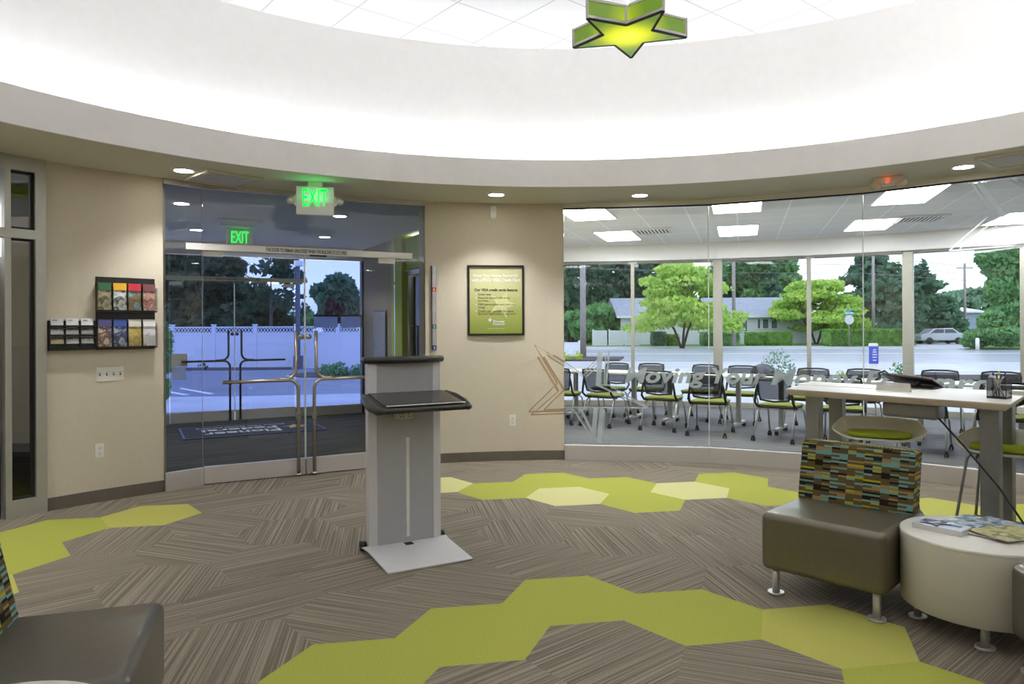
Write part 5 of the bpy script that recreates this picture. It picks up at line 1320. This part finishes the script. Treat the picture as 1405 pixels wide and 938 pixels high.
# white marker post and blue sign
b = gpt(1341, 52); t = thing('marker_post', 'short white marker post by the right roadside', 'post', b); MB().cyl((0, 0, 0), .13, .8, 16).build('post', m_plasticw, t); MB().lathe([(.13, .8), (.1, .88), (0, .9)], 16).build('cap', m_plasticw, t)
b = gpt(1198, 16.5); t = thing('parking_sign', 'white bollard sign with blue lettered panel outside the window', 'sign', b, R_(-20))
zt_ = EYE-(471-447)*16.5/FPX-b.z
MB().box((0, 0, zt_/2), (.19, .12, zt_)).build('bollard', m_plasticw, t, bev=.03)
pb = MB().box((0, -.066, zt_-.27), (.2, .012, .40)).build('blue_panel', mat('sign_blue', (70, 88, 190), .5), t)
for z, w in ((.12, .06), (.07, .08), (.01, .1), (-.05, .09), (-.12, .07)): MB().box((.02, -.074, zt_-.27+z), (w, .004, .024)).build('print_line', m_plasticw, pb)
# car
b = gpt(1288, 70); t = thing('parked_car', 'silver car passing on the road behind the right window', 'car', b)
m_car = mat('silver_car_paint', (190, 194, 202), .25, .6); 
prof = [(-2.2, .35), (-2.25, .8), (-2.0, .95), (-1.5, 1.05), (-.9, 1.5), (.9, 1.55), (1.55, 1.1), (2.1, .98), (2.25, .75), (2.2, .35)]
w = MB(); n = len(prof); w.add([(x, -.85, z) for x, z in prof]+[(x, .85, z) for x, z in prof], [tuple(range(n)), tuple(range(n, 2*n))[::-1]]+[(i, n+i, n+(i+1) % n, (i+1) % n) for i in range(n)])
fixn(w.build('body', m_car, t, bev=.08, bseg=3))
for xa, xb, xc, xd in ((-1.3, -.8, 0, 0), (.1, .1, .85, 1.3)):
    w = MB(); w.add([(xa, -.87, 1.08), (xd if xd else -.02, -.87, 1.08), (xc if xc else -.02, -.86, 1.46), (xb, -.86, 1.46)], [(0, 1, 2, 3)]); o = w.build('side_window', m_pane, t)
    so = o.modifiers.new('s', 'SOLIDIFY'); so.thickness = .02
for sx in (-1, 1):
    for sy in (-1, 1): MB().tube([(sx*1.4, sy*.72, .33), (sx*1.4, sy*.9, .33)], .33, 20).build('wheel', m_dark, t)
# rocks, flowers and small plants in the near bed
b = gpt(1047, 24); t = tag(MB().lathe([(0, 0), (.35, .02), (.42, .18), (.3, .38), (.12, .45), (0, .46)], 9).build('boulder', mat('boulder_grey', (128, 122, 128), .9, rgb2=(96, 92, 98), scale=4, bump=.3), loc=b), 'rounded grey boulder left of the wispy shrub in the bed', 'rock')
shrub(1068, 0, 23.5, .55, 'wispy blue-green shrub over the boulder in the bed', ml_blue, 300, name='wispy_shrub', leaf=.05)
for x, d, lb in ((1100, 23, 'yellow flower clump left of the blue sign'), (1154, 23, 'yellow flower clump right before the blue sign'), (776, 39, 'yellow flower clump at the short white fence'), (792, 39, 'yellow flower clump at the wooden pole')):
    shrub(x, 0, d, .16 if d < 30 else .3, lb, MATS['yellow_flowers'] if 'yellow_flowers' in MATS else leafmat('yellow_flowers', (220, 224, 70), (150, 180, 50), 6), 120, grp='yellow flower clumps', name='flower_clump', leaf=.03 if d < 30 else .06)
shrub(1236, 0, 22, .32, 'small green plant left of the wide window post', ml_mid, 200, name='bed_plant')

# ================================================================== LIGHT, SKY, CAMERA
def area(name, loc, rot, sx, sy, e, col=(1, 1, 1)):
    l = bpy.data.lights.new(name, 'AREA'); l.energy = e; l.shape = 'RECTANGLE'; l.size = sx; l.size_y = sy; l.color = col
    o = bpy.data.objects.new(name, l); C.objects.link(o); o.location = loc; o.rotation_euler = rot; return o
l = bpy.data.lights.new('office_added_fill', 'POINT'); l.energy = 12; l.shadow_soft_size = .3; o = bpy.data.objects.new('office_added_fill', l); C.objects.link(o); o.location = (-6.5, 6, 2.5)  # added point light without a fixture, dimly lights the office
l = bpy.data.lights.new('side_room_point_light', 'POINT'); l.energy = 16; l.shadow_soft_size = .2; o = bpy.data.objects.new('side_room_point_light', l); C.objects.link(o); o.location = V(3.35, 2.5, 2.4)  # point light with no fixture in the side room
wd = bpy.data.worlds.new('sky'); bpy.context.scene.world = wd; wd.use_nodes = True; nt = wd.node_tree; nt.nodes.clear(); L = nt.links.new
tc = N(nt, 'ShaderNodeTexCoord'); mp = N(nt, 'ShaderNodeMapping'); mp.inputs['Scale'].default_value = (2, 2, 9); no = N(nt, 'ShaderNodeTexNoise', Scale=1.2, Detail=4.0)
L(tc.outputs['Generated'], mp.inputs['Vector']); L(mp.outputs[0], no.inputs['Vector'])
r = N(nt, 'ShaderNodeValToRGB'); r.color_ramp.elements[0].position = .35; r.color_ramp.elements[1].position = .7
r.color_ramp.elements[0].color = lin((196, 208, 236)); r.color_ramp.elements[1].color = lin((236, 240, 250))
L(no.outputs['Fac'], r.inputs['Fac'])
bg = N(nt, 'ShaderNodeBackground', Strength=1.1); L(r.outputs[0], bg.inputs['Color']); wo = N(nt, 'ShaderNodeOutputWorld'); L(bg.outputs[0], wo.inputs['Surface'])

cam = bpy.data.cameras.new('camera'); co = bpy.data.objects.new('camera', cam); C.objects.link(co)
cam.sensor_fit = 'HORIZONTAL'; cam.sensor_width = 36; cam.lens = FPX/1405*36; cam.shift_y = -(469-HY)/1405; cam.clip_end = 1000; cam.clip_start = .05
co.matrix_world = Matrix.Translation((0, 0, EYE)) @ Matrix.Rotation(ROLL, 4, 'Y') @ Matrix.Rotation(PI/2, 4, 'X')
sc = bpy.context.scene; sc.camera = co
sc.view_settings.view_transform = 'Standard'; sc.view_settings.look = 'None'; sc.view_settings.gamma = 1; sc.view_settings.use_curve_mapping = False
sc.view_settings.exposure = 1.22
cy = sc.cycles; cy.use_denoising = True; cy.max_bounces = 10; cy.diffuse_bounces = 5; cy.glossy_bounces = 4; cy.transparent_max_bounces = 24; cy.transmission_bounces = 4
cy.caustics_reflective = False; cy.caustics_refractive = False; cy.sample_clamp_indirect = 6; cy.use_light_tree = True
